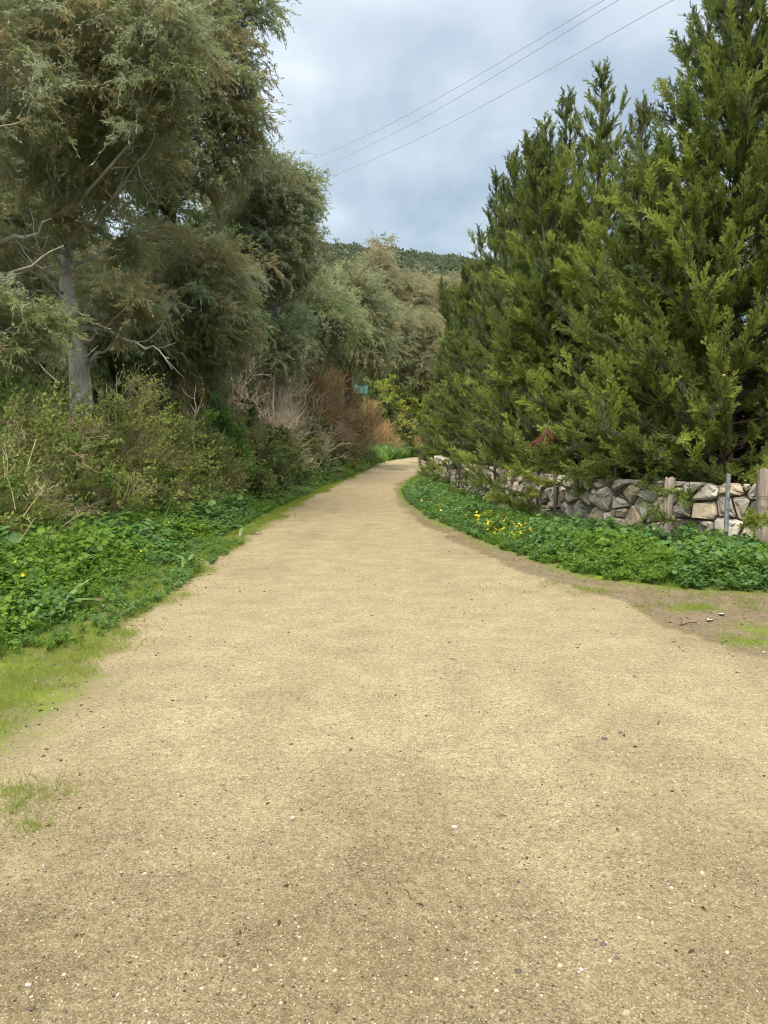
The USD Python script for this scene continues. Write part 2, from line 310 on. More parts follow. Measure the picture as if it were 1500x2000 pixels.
# ground: gravel, brown soil and moss, shared by the road and the ground so that one passes into the other; zone = (moss, soil, darker gravel)
M['ground'] = usdkit.material(stage, '/World/Looks/ground_mix', {
    'z': ('attribute', {'attribute': 'zone'}), 'zs': ('separate_color', {}), 'g': ('geometry', {}),
    'n0': ('noise_texture', dict(scale=0.55, detail=5.0, roughness=0.6)),
    'n1': ('noise_texture', dict(scale=3.2, detail=6.0, roughness=0.65)),
    'n2': ('noise_texture', dict(scale=28.0, detail=6.0, roughness=0.7)),
    'n3': ('noise_texture', dict(scale=160.0, detail=3.0, roughness=0.6)),
    'v': ('voronoi_texture', dict(scale=170.0, randomness=1.0)),
    'v2': ('voronoi_texture', dict(scale=62.0, randomness=1.0)),
    'vs': ('separate_color', {}), 'vs2': ('separate_color', {}),
    # gravel
    'soilr': ('rgb_ramp', {'ramp': [(0.32, (0.182, 0.140, 0.078)), (0.5, (0.262, 0.207, 0.115)), (0.68, (0.348, 0.282, 0.16))]}),
    'peb': ('rgb_ramp', {'ramp': [(0.0, (0.085, 0.065, 0.045)), (0.12, (0.13, 0.10, 0.062)), (0.5, (0.252, 0.200, 0.112)), (0.85, (0.36, 0.295, 0.172)), (1.0, (0.42, 0.37, 0.26))]}),
    'pebm': ('mix_color', dict(fac=0.55)),
    'big': ('rgb_ramp', {'ramp': [(0.0, (0.06, 0.05, 0.04)), (0.06, (0.09, 0.07, 0.05)), (0.09, (0.21, 0.17, 0.10)), (0.93, (0.25, 0.20, 0.12)), (0.96, (0.34, 0.30, 0.21)), (1.0, (0.43, 0.39, 0.31))]}),
    'bigd': ('map_range', dict(from_min=0.25, from_max=0.40, to_min=1.0, to_max=0.0, clamp=True)),
    'bigs': ('map_range', dict(from_min=0.07, from_max=0.08, to_min=1.0, to_max=0.0, clamp=True)),
    'bigs2': ('map_range', dict(from_min=0.94, from_max=0.95, to_min=0.0, to_max=1.0, clamp=True)),
    'bigor': ('math', dict(math_type='maximum')), 'bigf': ('math', dict(math_type='multiply')),
    'gm': ('mix_color', {}),
    'fine': ('map_range', dict(from_min=0.3, from_max=0.7, to_min=0.72, to_max=1.22)),
    'gf': ('mix_color', dict(blend_type='multiply', fac=1.0, use_clamp=False)), 'fc': ('combine_color', {}),
    'dampc': ('mix_color', dict(blend_type='multiply', b=(0.54, 0.515, 0.475))),  # darker gravel tone, strongest close to the camera
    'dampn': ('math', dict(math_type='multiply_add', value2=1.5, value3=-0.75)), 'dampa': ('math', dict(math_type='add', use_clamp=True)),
    # soil
    'dirt': ('rgb_ramp', {'ramp': [(0.3, (0.085, 0.064, 0.038)), (0.5, (0.135, 0.103, 0.062)), (0.68, (0.21, 0.165, 0.10))]}),
    'dn': ('math', dict(math_type='multiply_add', value2=2.2, value3=-1.1)), 'da': ('math', dict(math_type='add', use_clamp=True)),
    'dmix': ('mix_color', {}),
    # moss
    'moss': ('rgb_ramp', {'ramp': [(0.33, (0.050, 0.046, 0.026)), (0.41, (0.055, 0.078, 0.015)), (0.50, (0.105, 0.140, 0.017)), (0.58, (0.155, 0.180, 0.022)), (0.68, (0.21, 0.18, 0.08))]}), 'mo': ('mix_float', dict(fac=0.5)), 'mo2': ('mix_float', dict(fac=0.42)),
    'nm': ('mix_float', dict(fac=0.55)),
    'mn': ('math', dict(math_type='multiply_add', value2=6.0, value3=-3.0)), 'ma': ('math', dict(math_type='add', use_clamp=True)),
    'mmix': ('mix_color', {}),
    'hb': ('math', dict(math_type='multiply_add', value2=-0.6)), 'hs': ('math', dict(math_type='multiply_add', value2=0.9)),
    'u': ('bump', dict(strength=0.55, distance=0.008)),
    'p': ('principled_bsdf', dict(roughness=0.92, specular_ior_level=0.15))},
    [('z.color', 'zs.color'), *((f'g.position', f'{k}.vector') for k in ('n0', 'n1', 'n2', 'n3', 'v', 'v2')), ('v.color', 'vs.color'), ('v2.color', 'vs2.color'),
     ('n1.fac', 'soilr.fac'), ('vs.r', 'peb.fac'), ('soilr.color', 'pebm.a'), ('peb.color', 'pebm.b'),
     ('vs2.r', 'big.fac'), ('v2.distance', 'bigd.value'), ('vs2.r', 'bigs.value'), ('vs2.r', 'bigs2.value'), ('bigs.result', 'bigor.value1'), ('bigs2.result', 'bigor.value2'),
     ('bigor.value', 'bigf.value1'), ('bigd.result', 'bigf.value2'), ('bigf.value', 'gm.fac'), ('pebm.result', 'gm.a'), ('big.color', 'gm.b'),
     ('n2.fac', 'fine.value'), ('fine.result', 'fc.r'), ('fine.result', 'fc.g'), ('fine.result', 'fc.b'), ('gm.result', 'gf.a'), ('fc.color', 'gf.b'),
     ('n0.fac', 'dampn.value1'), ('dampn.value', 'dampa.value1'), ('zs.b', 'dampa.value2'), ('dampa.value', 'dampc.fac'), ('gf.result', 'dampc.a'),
     ('n2.fac', 'dirt.fac'), ('n1.fac', 'dn.value1'), ('dn.value', 'da.value1'), ('zs.g', 'da.value2'), ('da.value', 'dmix.fac'), ('dampc.result', 'dmix.a'), ('dirt.color', 'dmix.b'),
     ('n1.fac', 'mo.a'), ('n2.fac', 'mo.b'), ('mo.result', 'mo2.a'), ('n3.fac', 'mo2.b'), ('mo2.result', 'moss.fac'), ('n1.fac', 'nm.a'), ('n2.fac', 'nm.b'), ('nm.result', 'mn.value1'), ('mn.value', 'ma.value1'), ('zs.r', 'ma.value2'), ('ma.value', 'mmix.fac'), ('dmix.result', 'mmix.a'), ('moss.color', 'mmix.b'),
     ('v.distance', 'hb.value1'), ('n3.fac', 'hb.value3'), ('n2.fac', 'hs.value1'), ('hb.value', 'hs.value3'), ('hs.value', 'u.height'), ('u.normal', 'p.normal'), ('mmix.result', 'p.base_color')],
    surface='p.BSDF')

# ------------------------------------------------------------------ ground and road
left_edge = [G(*p) for p in [(150, 1370), (250, 1250), (330, 1180), (430, 1100), (530, 1022), (600, 977), (680, 936), (735, 908), (760, 899), (800, 893.5), (850, 890)]]
right_edge = [G(*p) for p in [(1500, 1265), (1350, 1225), (1250, 1172), (1100, 1133), (1000, 1098), (900, 1052), (850, 1025), (805, 1000), (776, 968), (776, 955), (790, 940), (830, 917), (870, 906)]]
road_poly = shapely.Polygon([(-1.95, -6), (-1.95, 2.5), (-1.93, 3.9), *map(tuple, left_edge), (30, 88), (30, 60), *map(tuple, right_edge[::-1]), (4.5, 5.2), (9, 5.0), (9, -6)]).buffer(0)
weed_right_front = [G(*p) for p in [(1660, 1172), (1500, 1163), (1300, 1150), (1150, 1130), (1000, 1082), (900, 1040), (830, 1008), (790, 975), (784, 957), (806, 936), (850, 918)]]
wall_line = np.array([G(*p) for p in [(1590, 1092), (1500, 1090), (1400, 1084), (1300, 1074), (1200, 1061), (1100, 1043), (1000, 1016), (950, 998), (900, 976), (868, 956), (852, 940)]])
weed_right_poly = shapely.Polygon([*map(tuple, weed_right_front), (3.0, 41), (2.3, 33), *map(tuple, wall_line[::-1])]).buffer(0)
weed_left_front = [G(*p) for p in [(-250, 1450), (-60, 1345), (60, 1250), (150, 1205), (235, 1158), (318, 1108), (402, 1066), (478, 1030), (553, 988), (630, 954), (693, 928), (724, 915)]]
weed_left_poly = shapely.Polygon([*map(tuple, weed_left_front), (-0.9, 52), (-3.4, 52), (-3.9, 20), (-4.6, 12), (-5.2, 3)]).buffer(0)
far_front = [G(*p) for p in [(726, 914), (745, 902.3), (770, 896), (810, 891.8), (862, 888.4)]]
far_verge = shapely.LineString(far_front).buffer(2.6).difference(road_poly.buffer(0.1)).intersection(shapely.box(-6, 44, 14, 100))
shapely.prepare(road_poly)


def height(x, y):
    p = np.stack([np.asarray(x, float), np.asarray(y, float), np.zeros_like(np.asarray(x, float))], -1)
    inside = shapely.contains_xy(road_poly, p[..., 0], p[..., 1])
    d = shapely.distance(road_poly, shapely.points(p[..., 0], p[..., 1]))
    out = np.clip(d / 1.2, 0, 1)
    rut = np.exp(-((p[..., 0] + 1.15 - 0.03 * p[..., 1]) / 0.22) ** 2) + np.exp(-((p[..., 0] - 0.35 + 0.02 * p[..., 1]) / 0.22) ** 2)
    h = 0.007 * (fbm(p * [1.6, 0.7, 1], 3, 3) - 0.5) + 0.008 * (fbm(p * 0.35, 3, 5) - 0.5) - 0.010 * rut
    h = np.where(inside, h, h + out * 0.06 * fbm(p * 2.1, 3, 9))
    return h


xs = np.concatenate([np.arange(-16, -4.01, 0.4), np.arange(-4, 6.01, 0.085), np.arange(6.4, 16.1, 0.4), np.arange(17, 31, 1.5)])
ys = np.concatenate([np.arange(-6, 1.0, 0.5), np.arange(1.0, 14, 0.085), np.arange(14, 30, 0.2), np.arange(30, 110, 0.6)])
gx, gy = np.meshgrid(xs, ys)
gz = height(gx, gy)
P2 = np.stack([gx, gy], -1).reshape(-1, 2)
geo = shapely.points(P2)
d_road = np.where(shapely.contains_xy(road_poly, P2[:, 0], P2[:, 1]), -shapely.distance(road_poly.exterior, geo), shapely.distance(road_poly.exterior, geo))
wob = fbm(np.column_stack([P2 * 1.1, np.zeros(len(P2))]), 4, 21) - 0.5
d_w = d_road + wob * 0.7
left = P2[:, 0] < 0.3
d_weed = shapely.distance(weed_right_poly, geo)
z_moss = np.where(left, np.clip((d_w + 0.12) / 0.38, -1.0, 1.0) * 1.15 - 0.50, np.clip(0.75 - (d_weed - wob * 0.5) / 0.25, -1.2, 0.9))
tuft = np.full(len(P2), -9.0)
for (px, py, r) in [(1365, 1188, 0.20), (1480, 1255, 0.16), (1545, 1235, 0.3), (165, 1270, 0.05), (1150, 1150, 0.15)]:
    c = G(px, py)
    tuft = np.maximum(tuft, 1.1 - np.hypot((P2[:, 0] - c[0]) / 1.6, P2[:, 1] - c[1]) / r + wob * 1.2)
z_moss = np.maximum(z_moss, np.clip(tuft, -1.5, 1))
z_moss = np.where(P2[:, 1] > 20, np.where(d_road > 0.0, 1.0, -1.5), z_moss)
z_moss = np.where(d_road < -0.45, np.minimum(z_moss, -1.5), z_moss)
z_dirt = np.where(left, np.clip(d_w / 0.5, -1, 0.9), np.clip((d_w + 0.22) / 0.22, -1.0, 1.0) * 0.95)
# gravel colour gets darker and browner towards the camera; a wet trail on the left
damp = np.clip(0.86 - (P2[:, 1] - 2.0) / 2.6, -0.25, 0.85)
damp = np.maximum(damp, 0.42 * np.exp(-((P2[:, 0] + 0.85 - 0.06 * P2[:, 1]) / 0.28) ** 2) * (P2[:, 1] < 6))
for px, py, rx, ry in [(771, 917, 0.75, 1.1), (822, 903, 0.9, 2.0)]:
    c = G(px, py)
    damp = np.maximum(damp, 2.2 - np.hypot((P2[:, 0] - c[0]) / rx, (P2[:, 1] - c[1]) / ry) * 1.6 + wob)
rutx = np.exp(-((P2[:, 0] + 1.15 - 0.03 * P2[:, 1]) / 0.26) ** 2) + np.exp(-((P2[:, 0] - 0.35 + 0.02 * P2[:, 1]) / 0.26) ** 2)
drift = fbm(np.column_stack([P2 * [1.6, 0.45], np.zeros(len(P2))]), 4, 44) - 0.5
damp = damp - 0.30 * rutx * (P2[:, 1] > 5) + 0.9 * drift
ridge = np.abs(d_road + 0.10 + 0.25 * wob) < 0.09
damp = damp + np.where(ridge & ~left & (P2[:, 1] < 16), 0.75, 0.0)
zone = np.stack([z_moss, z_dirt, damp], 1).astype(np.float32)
n_x = len(xs)
ii, jj = np.meshgrid(np.arange(len(ys) - 1), np.arange(n_x - 1), indexing='ij')
qd = np.stack([ii * n_x + jj, ii * n_x + jj + 1, (ii + 1) * n_x + jj + 1, (ii + 1) * n_x + jj], -1).reshape(-1, 4)
tri = np.vstack([qd[:, [0, 1, 2]], qd[:, [0, 2, 3]]])
V = np.column_stack([P2, gz.ravel()])
on_road = d_w[tri].mean(1) < 0.0


def sheet(name, keep, label=None):
    f = tri[keep]
    ids, inv = np.unique(f, return_inverse=True)
    m = usdkit.mesh(stage, path_for(name), (V[ids], inv.reshape(-1, 3)), M['ground'], smooth=True)
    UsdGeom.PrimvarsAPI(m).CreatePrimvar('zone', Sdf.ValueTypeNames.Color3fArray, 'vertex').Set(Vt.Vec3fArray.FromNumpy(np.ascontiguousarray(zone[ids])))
    return tag(m, label=label, kind='structure')


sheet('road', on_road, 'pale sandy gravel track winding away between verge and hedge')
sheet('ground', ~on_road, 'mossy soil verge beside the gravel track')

# far ground: a ring outside the detailed sheet, then the hill
far = []
for x0, x1, y0, y1 in [(-160, -16, -60, 420), (30.5, 220, -60, 420), (-16, 30.5, 109.5, 420), (-16, 30.5, -60, -6)]:
    k = 10
    a, b = np.meshgrid(np.linspace(x0, x1, k), np.linspace(y0, y1, k))
    i, j = np.meshgrid(np.arange(k - 1), np.arange(k - 1), indexing='ij')
    qq = np.stack([i * k + j, i * k + j + 1, (i + 1) * k + j + 1, (i + 1) * k + j], -1).reshape(-1, 4)
    far.append((np.column_stack([a.ravel(), b.ravel(), np.zeros(k * k)]), np.vstack([qq[:, [0, 1, 2]], qq[:, [0, 2, 3]]])))
tag(usdkit.mesh(stage, path_for('terrain'), cat_(far), M['hill'], smooth=True), label='grassy land around the track', kind='structure')


def hill_h(x, y):
    p = np.stack([x, y, x * 0], -1)
    crest = 330 * 0.2455 - 7.0 + (-0.082) * (x + 10) - 0.0006 * (x + 10) ** 2 + 5 * (fbm(p * 0.012, 4, 4) - 0.5)
    t = np.clip((y - 140) / 190, 0, 1)
    u = np.clip(1 - (y - 330) / 500, 0.3, 1)
    return np.maximum(-2 + (crest + 2) * (t * t * (3 - 2 * t)) ** 0.9 * u, -2)


hx, hy = np.meshgrid(np.linspace(-240, 260, 90), np.linspace(136, 620, 70))
k = 90
i, j = np.meshgrid(np.arange(69), np.arange(89), indexing='ij')
qq = np.stack([i * k + j, i * k + j + 1, (i + 1) * k + j + 1, (i + 1) * k + j], -1).reshape(-1, 4)
tag(usdkit.mesh(stage, path_for('hill'), (np.column_stack([hx.ravel(), hy.ravel(), hill_h(hx, hy).ravel()]), np.vstack([qq[:, [0, 1, 2]], qq[:, [0, 2, 3]]])), M['hill'], smooth=True), label='wooded hill behind the trees', kind='structure')

# ------------------------------------------------------------------ sprig prototypes
r0 = np.random.default_rng(5)


def twig_line(p0, d, length, n=4, droop=0.0, wob=0.05, rng=r0):
    t = np.linspace(0, 1, n)[:, None]
    p = p0 + d * length * t + np.array([0, 0, -droop]) * length * t ** 2
    p[1:] += rng.normal(0, wob * length / n, (n - 1, 3))
    return p


def euc_sprig(rng, leaf_l=(0.055, 0.105), leaf_w=(0.012, 0.020), subs=13, per=12, size=0.62, hang=0.5):
    main = twig_line(np.zeros(3), np.array([1, 0, 0.25]), size, 6, 0.75, 0.06, rng)
    wood, B, D = [tube(main, np.linspace(0.008, 0.003, 6), 3, False)], [], []
    for k in range(subs):
        t = rng.uniform(0.2, 1.0) * 5
        i = min(int(t), 4)
        p0 = main[i] + (main[i + 1] - main[i]) * (t - i)
        d = norm(np.array([rng.uniform(0.1, 0.9), rng.normal(0, 0.7), rng.normal(0.15, 0.5)]))
        L = rng.uniform(0.18, 0.38) * size / 0.75
        sub = twig_line(p0, d, L, 4, rng.uniform(0.2, 0.9), 0.08, rng)
        wood.append(tube(sub, np.linspace(0.004, 0.002, 4), 3, False))
        for _ in range(per):
            s = rng.uniform(0.15, 1.0) * 3
            a = min(int(s), 2)
            B.append(sub[a] + (sub[a + 1] - sub[a]) * (s - a))
            D.append(norm(norm(sub[a + 1] - sub[a]) * 0.6 + np.array([0, 0, -hang]) + rng.normal(0, 0.55, 3)))
    n = len(B)
    lv = leaves(np.array(B), np.array(D), rand_dirs(n, rng), rng.uniform(*leaf_l, n), rng.uniform(*leaf_w, n), 'lance', 0.12)
    return cat_([*wood, lv])


for tone in ('green', 'tan', 'grey'):
    for k in range(3):
        proto(f'euc_{tone}_{"abc"[k]}', euc_sprig(np.random.default_rng(40 + k)), M[f'euc_{tone}'])
        proto(f'fine_{tone}_{"abc"[k]}', euc_sprig(np.random.default_rng(60 + k), (0.07, 0.14), (0.007, 0.012), 15, 13, 0.75, 0.9), M[f'euc_{tone}'])
for k in range(3):
    for tone in ('far_tan', 'far_green'):
        proto(f'{tone}_{"abc"[k]}', euc_sprig(np.random.default_rng(80 + k), (0.06, 0.11), (0.018, 0.03), 12, 9, 0.7, 0.6), M[tone])
    proto(f'evergreen_{"abc"[k]}', euc_sprig(np.random.default_rng(90 + k), (0.07, 0.12), (0.03, 0.05), 11, 9, 0.6, 0.3), M['dark_leaf'])
    proto(f'lime_{"abc"[k]}', euc_sprig(np.random.default_rng(95 + k), (0.07, 0.12), (0.03, 0.05), 9, 8, 0.6, 0.3), M['lime'])


def cypress_plume(rng, dense=1.0, wide=1.0):
    """A feathery branch end: an axis along x with side shoots that carry scale-leaved twigs."""
    axis = twig_line(np.zeros(3), np.array([1, 0, 0.1]), 0.58, 6, -0.22, 0.05, rng)
    ms = [tube(axis, np.linspace(0.010, 0.004, 6), 3, False)]
    B, D, L, Wd = [], [], [], []
    for k in range(int(34 * dense)):
        t = rng.uniform(0.06, 1.0)
        i = min(int(t * 5), 4)
        p0 = axis[i] + (axis[i + 1] - axis[i]) * (t * 5 - i)
        phi = rng.uniform(0, 2 * np.pi)
        out = np.array([0, math.cos(phi) * 1.0, math.sin(phi) * 0.75])
        d = norm(np.array([rng.uniform(0.7, 1.3), 0, 0.25]) + out * wide * rng.uniform(0.5, 1.0))
        ln = rng.uniform(0.08, 0.20) * (1.1 - 0.5 * t) * (0.4 + 0.6 * wide)
        ns = int(6 + ln * 62)
        for s in np.linspace(0.1, 1, ns):
            B.append(p0 + d * ln * s)
            D.append(norm(d * 1.0 + rand_dirs(1, rng)[0] * 0.62 + np.array([0.1, 0, 0.15])))
            L.append(rng.uniform(0.030, 0.060))
            Wd.append(rng.uniform(0.009, 0.014))
    B, D, L, Wd = map(np.array, (B, D, L, Wd))
    s = norm(np.cross(D, rand_dirs(len(B), rng)))
    n = np.cross(D, s)
    mid = B + D * L[:, None] * 0.45
    c = [mid + (s * math.cos(a) + n * math.sin(a)) * Wd[:, None] * 0.5 for a in (0, 2.094, 4.189)]
    v = np.stack([B, *c, B + D * L[:, None]], 1)
    f = (np.arange(len(B)) * 5)[:, None, None] + np.array([[1, 2, 4], [2, 3, 4], [3, 1, 4], [0, 2, 1], [0, 3, 2]])[None]
    return cat_([*ms, (v.reshape(-1, 3), f.reshape(-1, 3))])


for k in range(4):
    m = cypress_plume(np.random.default_rng(200 + k))
    for tone in ('cyp', 'cyp_gold', 'cyp_dull'):
        proto(f'{tone}_{"abcd"[k]}', m, M[tone])
proto('cyp_tip_a', cypress_plume(np.random.default_rng(225), 0.45, 0.55), M['cyp_dull'])
proto('cyp_dead_a', cypress_plume(np.random.default_rng(230), 0.6), M['cyp_dead'])


def bramble_sprig(rng, n_leaf=46, size=0.6, leaf=(0.035, 0.065), ratio=0.7, kind='round'):
    ms, B, D = [], [], []
    for k in range(4):
        d = norm(np.array([1, rng.normal(0, 0.45), rng.normal(0.1, 0.4)]))
        st = twig_line(np.zeros(3), d, size * rng.uniform(0.6, 1.1), 5, rng.uniform(0, 0.5), 0.1, rng)
        ms.append(tube(st, np.linspace(0.005, 0.002, 5), 3, False))
        for _ in range(n_leaf // 4):
            t = rng.uniform(0.2, 1) * 4
            i = min(int(t), 3)
            B.append(st[i] + (st[i + 1] - st[i]) * (t - i) + rng.normal(0, 0.02, 3))
            D.append(norm(rng.normal(0, 0.6, 3) + np.array([0.4, 0, 0.1])))
    n = len(B)
    ln = rng.uniform(*leaf, n)
    up = norm(rng.normal(0, 0.6, (n, 3)) + np.array([0, 0, 1]))
    return cat_([*ms, leaves(np.array(B), np.array(D), up, ln, ln * ratio, kind, 0.12)])


def shoot_sprig(rng):
    ms, B, D = [], [], []
    for k in range(3):
        d = norm(np.array([1, rng.normal(0, 0.22), rng.normal(0, 0.22)]))
        st = twig_line(np.zeros(3), d, rng.uniform(0.35, 0.6), 5, 0.0, 0.08, rng)
        ms.append(tube(st, np.linspace(0.005, 0.002, 5), 3, False))
        for _ in range(26):
            t = rng.uniform(0.15, 1) * 4
            i = min(int(t), 3)
            B.append(st[i] + (st[i + 1] - st[i]) * (t - i))
            D.append(norm(d * 0.7 + rand_dirs(1, rng)[0] * 0.8))
    n = len(B)
    ln = rng.uniform(0.04, 0.075, n)
    return cat_([*ms, leaves(np.array(B), np.array(D), rand_dirs(n, rng), ln, ln * 0.27, 'lance', 0.1)])


def twig_bundle(rng, stems=7, size=1.0, thick=0.007, spread=0.45, fork=3, levels=3):
    ms = []

    def grow(p, d, L, r, lev):
        pts = twig_line(p, d, L, 4, -0.05, 0.22, rng)
        ms.append(tube(pts, np.linspace(r, r * 0.6, 4), 3, False))
        if lev:
            for _ in range(fork):
                s = rng.uniform(0.35, 1.0) * 3
                i = min(int(s), 2)
                q = pts[i] + (pts[i + 1] - pts[i]) * (s - i)
                grow(q, norm(d + rand_dirs(1, rng)[0] * 0.75), L * rng.uniform(0.45, 0.7), r * 0.6, lev - 1)
    for _ in range(stems):
        grow(np.array([0, *rng.normal(0, 0.08, 2)]), norm(np.array([1, *rng.normal(0, spread, 2)])), size * rng.uniform(0.4, 0.6), thick, levels - 1)
    return cat_(ms)


for k in range(3):
    a = 'abc'[k]
    proto(f'bramble_{a}', bramble_sprig(np.random.default_rng(300 + k)), M['bramble'])
    proto(f'bramble_dark_{a}', bramble_sprig(np.random.default_rng(310 + k)), M['bramble_dark'])
    proto(f'ivy_{a}', bramble_sprig(np.random.default_rng(320 + k), 60, 0.4, (0.04, 0.07), 0.75), M['ivy'])
    proto(f'shoot_{a}', shoot_sprig(np.random.default_rng(330 + k)), M['shoot'])
    proto(f'grey_twigs_{a}', twig_bundle(np.random.default_rng(340 + k)), M['twig'])
    proto(f'brown_twigs_{a}', twig_bundle(np.random.default_rng(350 + k), 6, 0.8, 0.005), M['twig_brown'])
    proto(f'rust_twigs_{a}', twig_bundle(np.random.default_rng(360 + k), 9, 1.1, 0.007, 0.3), M['rust'])
    proto(f'rust_leaves_{a}', shoot_sprig(np.random.default_rng(365 + k)), M['rust_leaf'])


def herb(rng, stems=18, h=(0.06, 0.22), leaf=(0.022, 0.045), ratio=0.85):
    ms, B, D, U = [], [], [], []
    for _ in range(stems):
        a = rng.uniform(0, 2 * np.pi)
        lean = rng.uniform(0.1, 0.8)
        H = rng.uniform(*h)
        tip = np.array([math.cos(a) * lean * H, math.sin(a) * lean * H, H])
        b0 = np.array([*rng.normal(0, 0.04, 2), -0.02])
        ms.append(tube([b0, (b0 + tip) / 2 + [0, 0, 0.015], tip], [0.0025, 0.002, 0.0015], 3, False))
        for j in range(4):
            aj = a + j * 2.1 + rng.normal(0, 0.4)
            B.append(b0 + (tip - b0) * rng.uniform(0.6, 1.0))
            D.append([math.cos(aj), math.sin(aj), rng.normal(0.05, 0.35)])
            U.append([0, 0, 1])
    n = len(B)
    ln = rng.uniform(*leaf, n)
    up = norm(np.array(U) + rng.normal(0, 0.35, (n, 3)))
    return cat_([*ms, leaves(np.array(B), np.array(D), up, ln, ln * ratio, 'round', 0.1)])


def grass_tuft(rng, n=46, ln=(0.03, 0.08), spread=0.07, wd=0.004):
    a = rng.uniform(0, 2 * np.pi, n)
    B = np.column_stack([rng.normal(0, spread, n), rng.normal(0, spread, n), np.full(n, -0.006)])
    D = np.column_stack([np.cos(a) * 0.6, np.sin(a) * 0.6, rng.uniform(0.5, 1.4, n)])
    return leaves(B, D, rand_dirs(n, rng), rng.uniform(*ln, n), wd, 'blade', 0.15)


for k in range(3):
    a = 'abc'[k]
    proto(f'herb_{a}', herb(np.random.default_rng(400 + k)), M['herb'])
    proto(f'herb_blue_{a}', herb(np.random.default_rng(410 + k), 14, (0.08, 0.24), (0.03, 0.06), 0.9), M['herb_blue'])
    proto(f'tall_grass_{a}', grass_tuft(np.random.default_rng(420 + k), 40, (0.10, 0.26), 0.06, 0.006), M['herb'])
    proto(f'moss_grass_{a}', grass_tuft(np.random.default_rng(430 + k)), M['grass'])


def flower(rng, rad=0.013, stem=0.02):
    a = np.arange(6) * np.pi / 3
    B = np.column_stack([a * 0, a * 0, np.full(6, stem)])
    return cat_([tube([[0, 0, 0], [0.004, 0, stem / 2], [0, 0, stem]], [0.0015] * 3, 3, False), leaves(B, np.column_stack([np.cos(a), np.sin(a), np.full(6, 0.35)]), [0, 0, 1.0], rad, rad * 0.8, 'lance', 0.1)])


proto('yellow_flower', flower(r0), M['petal'])
proto('white_flower', flower(r0, 0.016), M['white_petal'])
for k in range(3):
    m = trimesh.creation.icosphere(1 if k < 1 else 0, 1.0)
    v = m.vertices * (0.75 + 0.5 * noise(m.vertices * 1.7 + k * 7.7, k)[:, None]) * [1, 0.8, 0.55]
    proto(f'pebble_{"abc"[k]}', (v, m.faces), M['pebble'], True if k == 0 else 40)


def abc(*stems):
    return [f'{s}_{c}' for s in stems for c in 'abc']


# ------------------------------------------------------------------ broadleaf trees
def curve(p0, p1, n=7, bow=0.12, seed=0, up=0.15):
    rng = np.random.default_rng(seed)
    t = np.linspace(0, 1, n)[:, None]
    L = np.linalg.norm(p1 - p0)
    off = norm(np.array([*rng.normal(size=2), 0.6 * rng.normal()])) * bow * L
    p = p0 + (p1 - p0) * t + off * np.sin(np.pi * t) - np.array([0, 0, up * L]) * np.sin(np.pi * t) * 0.5
    p[1:-1] += rng.normal(0, 0.018 * L, (n - 2, 3))
    return p


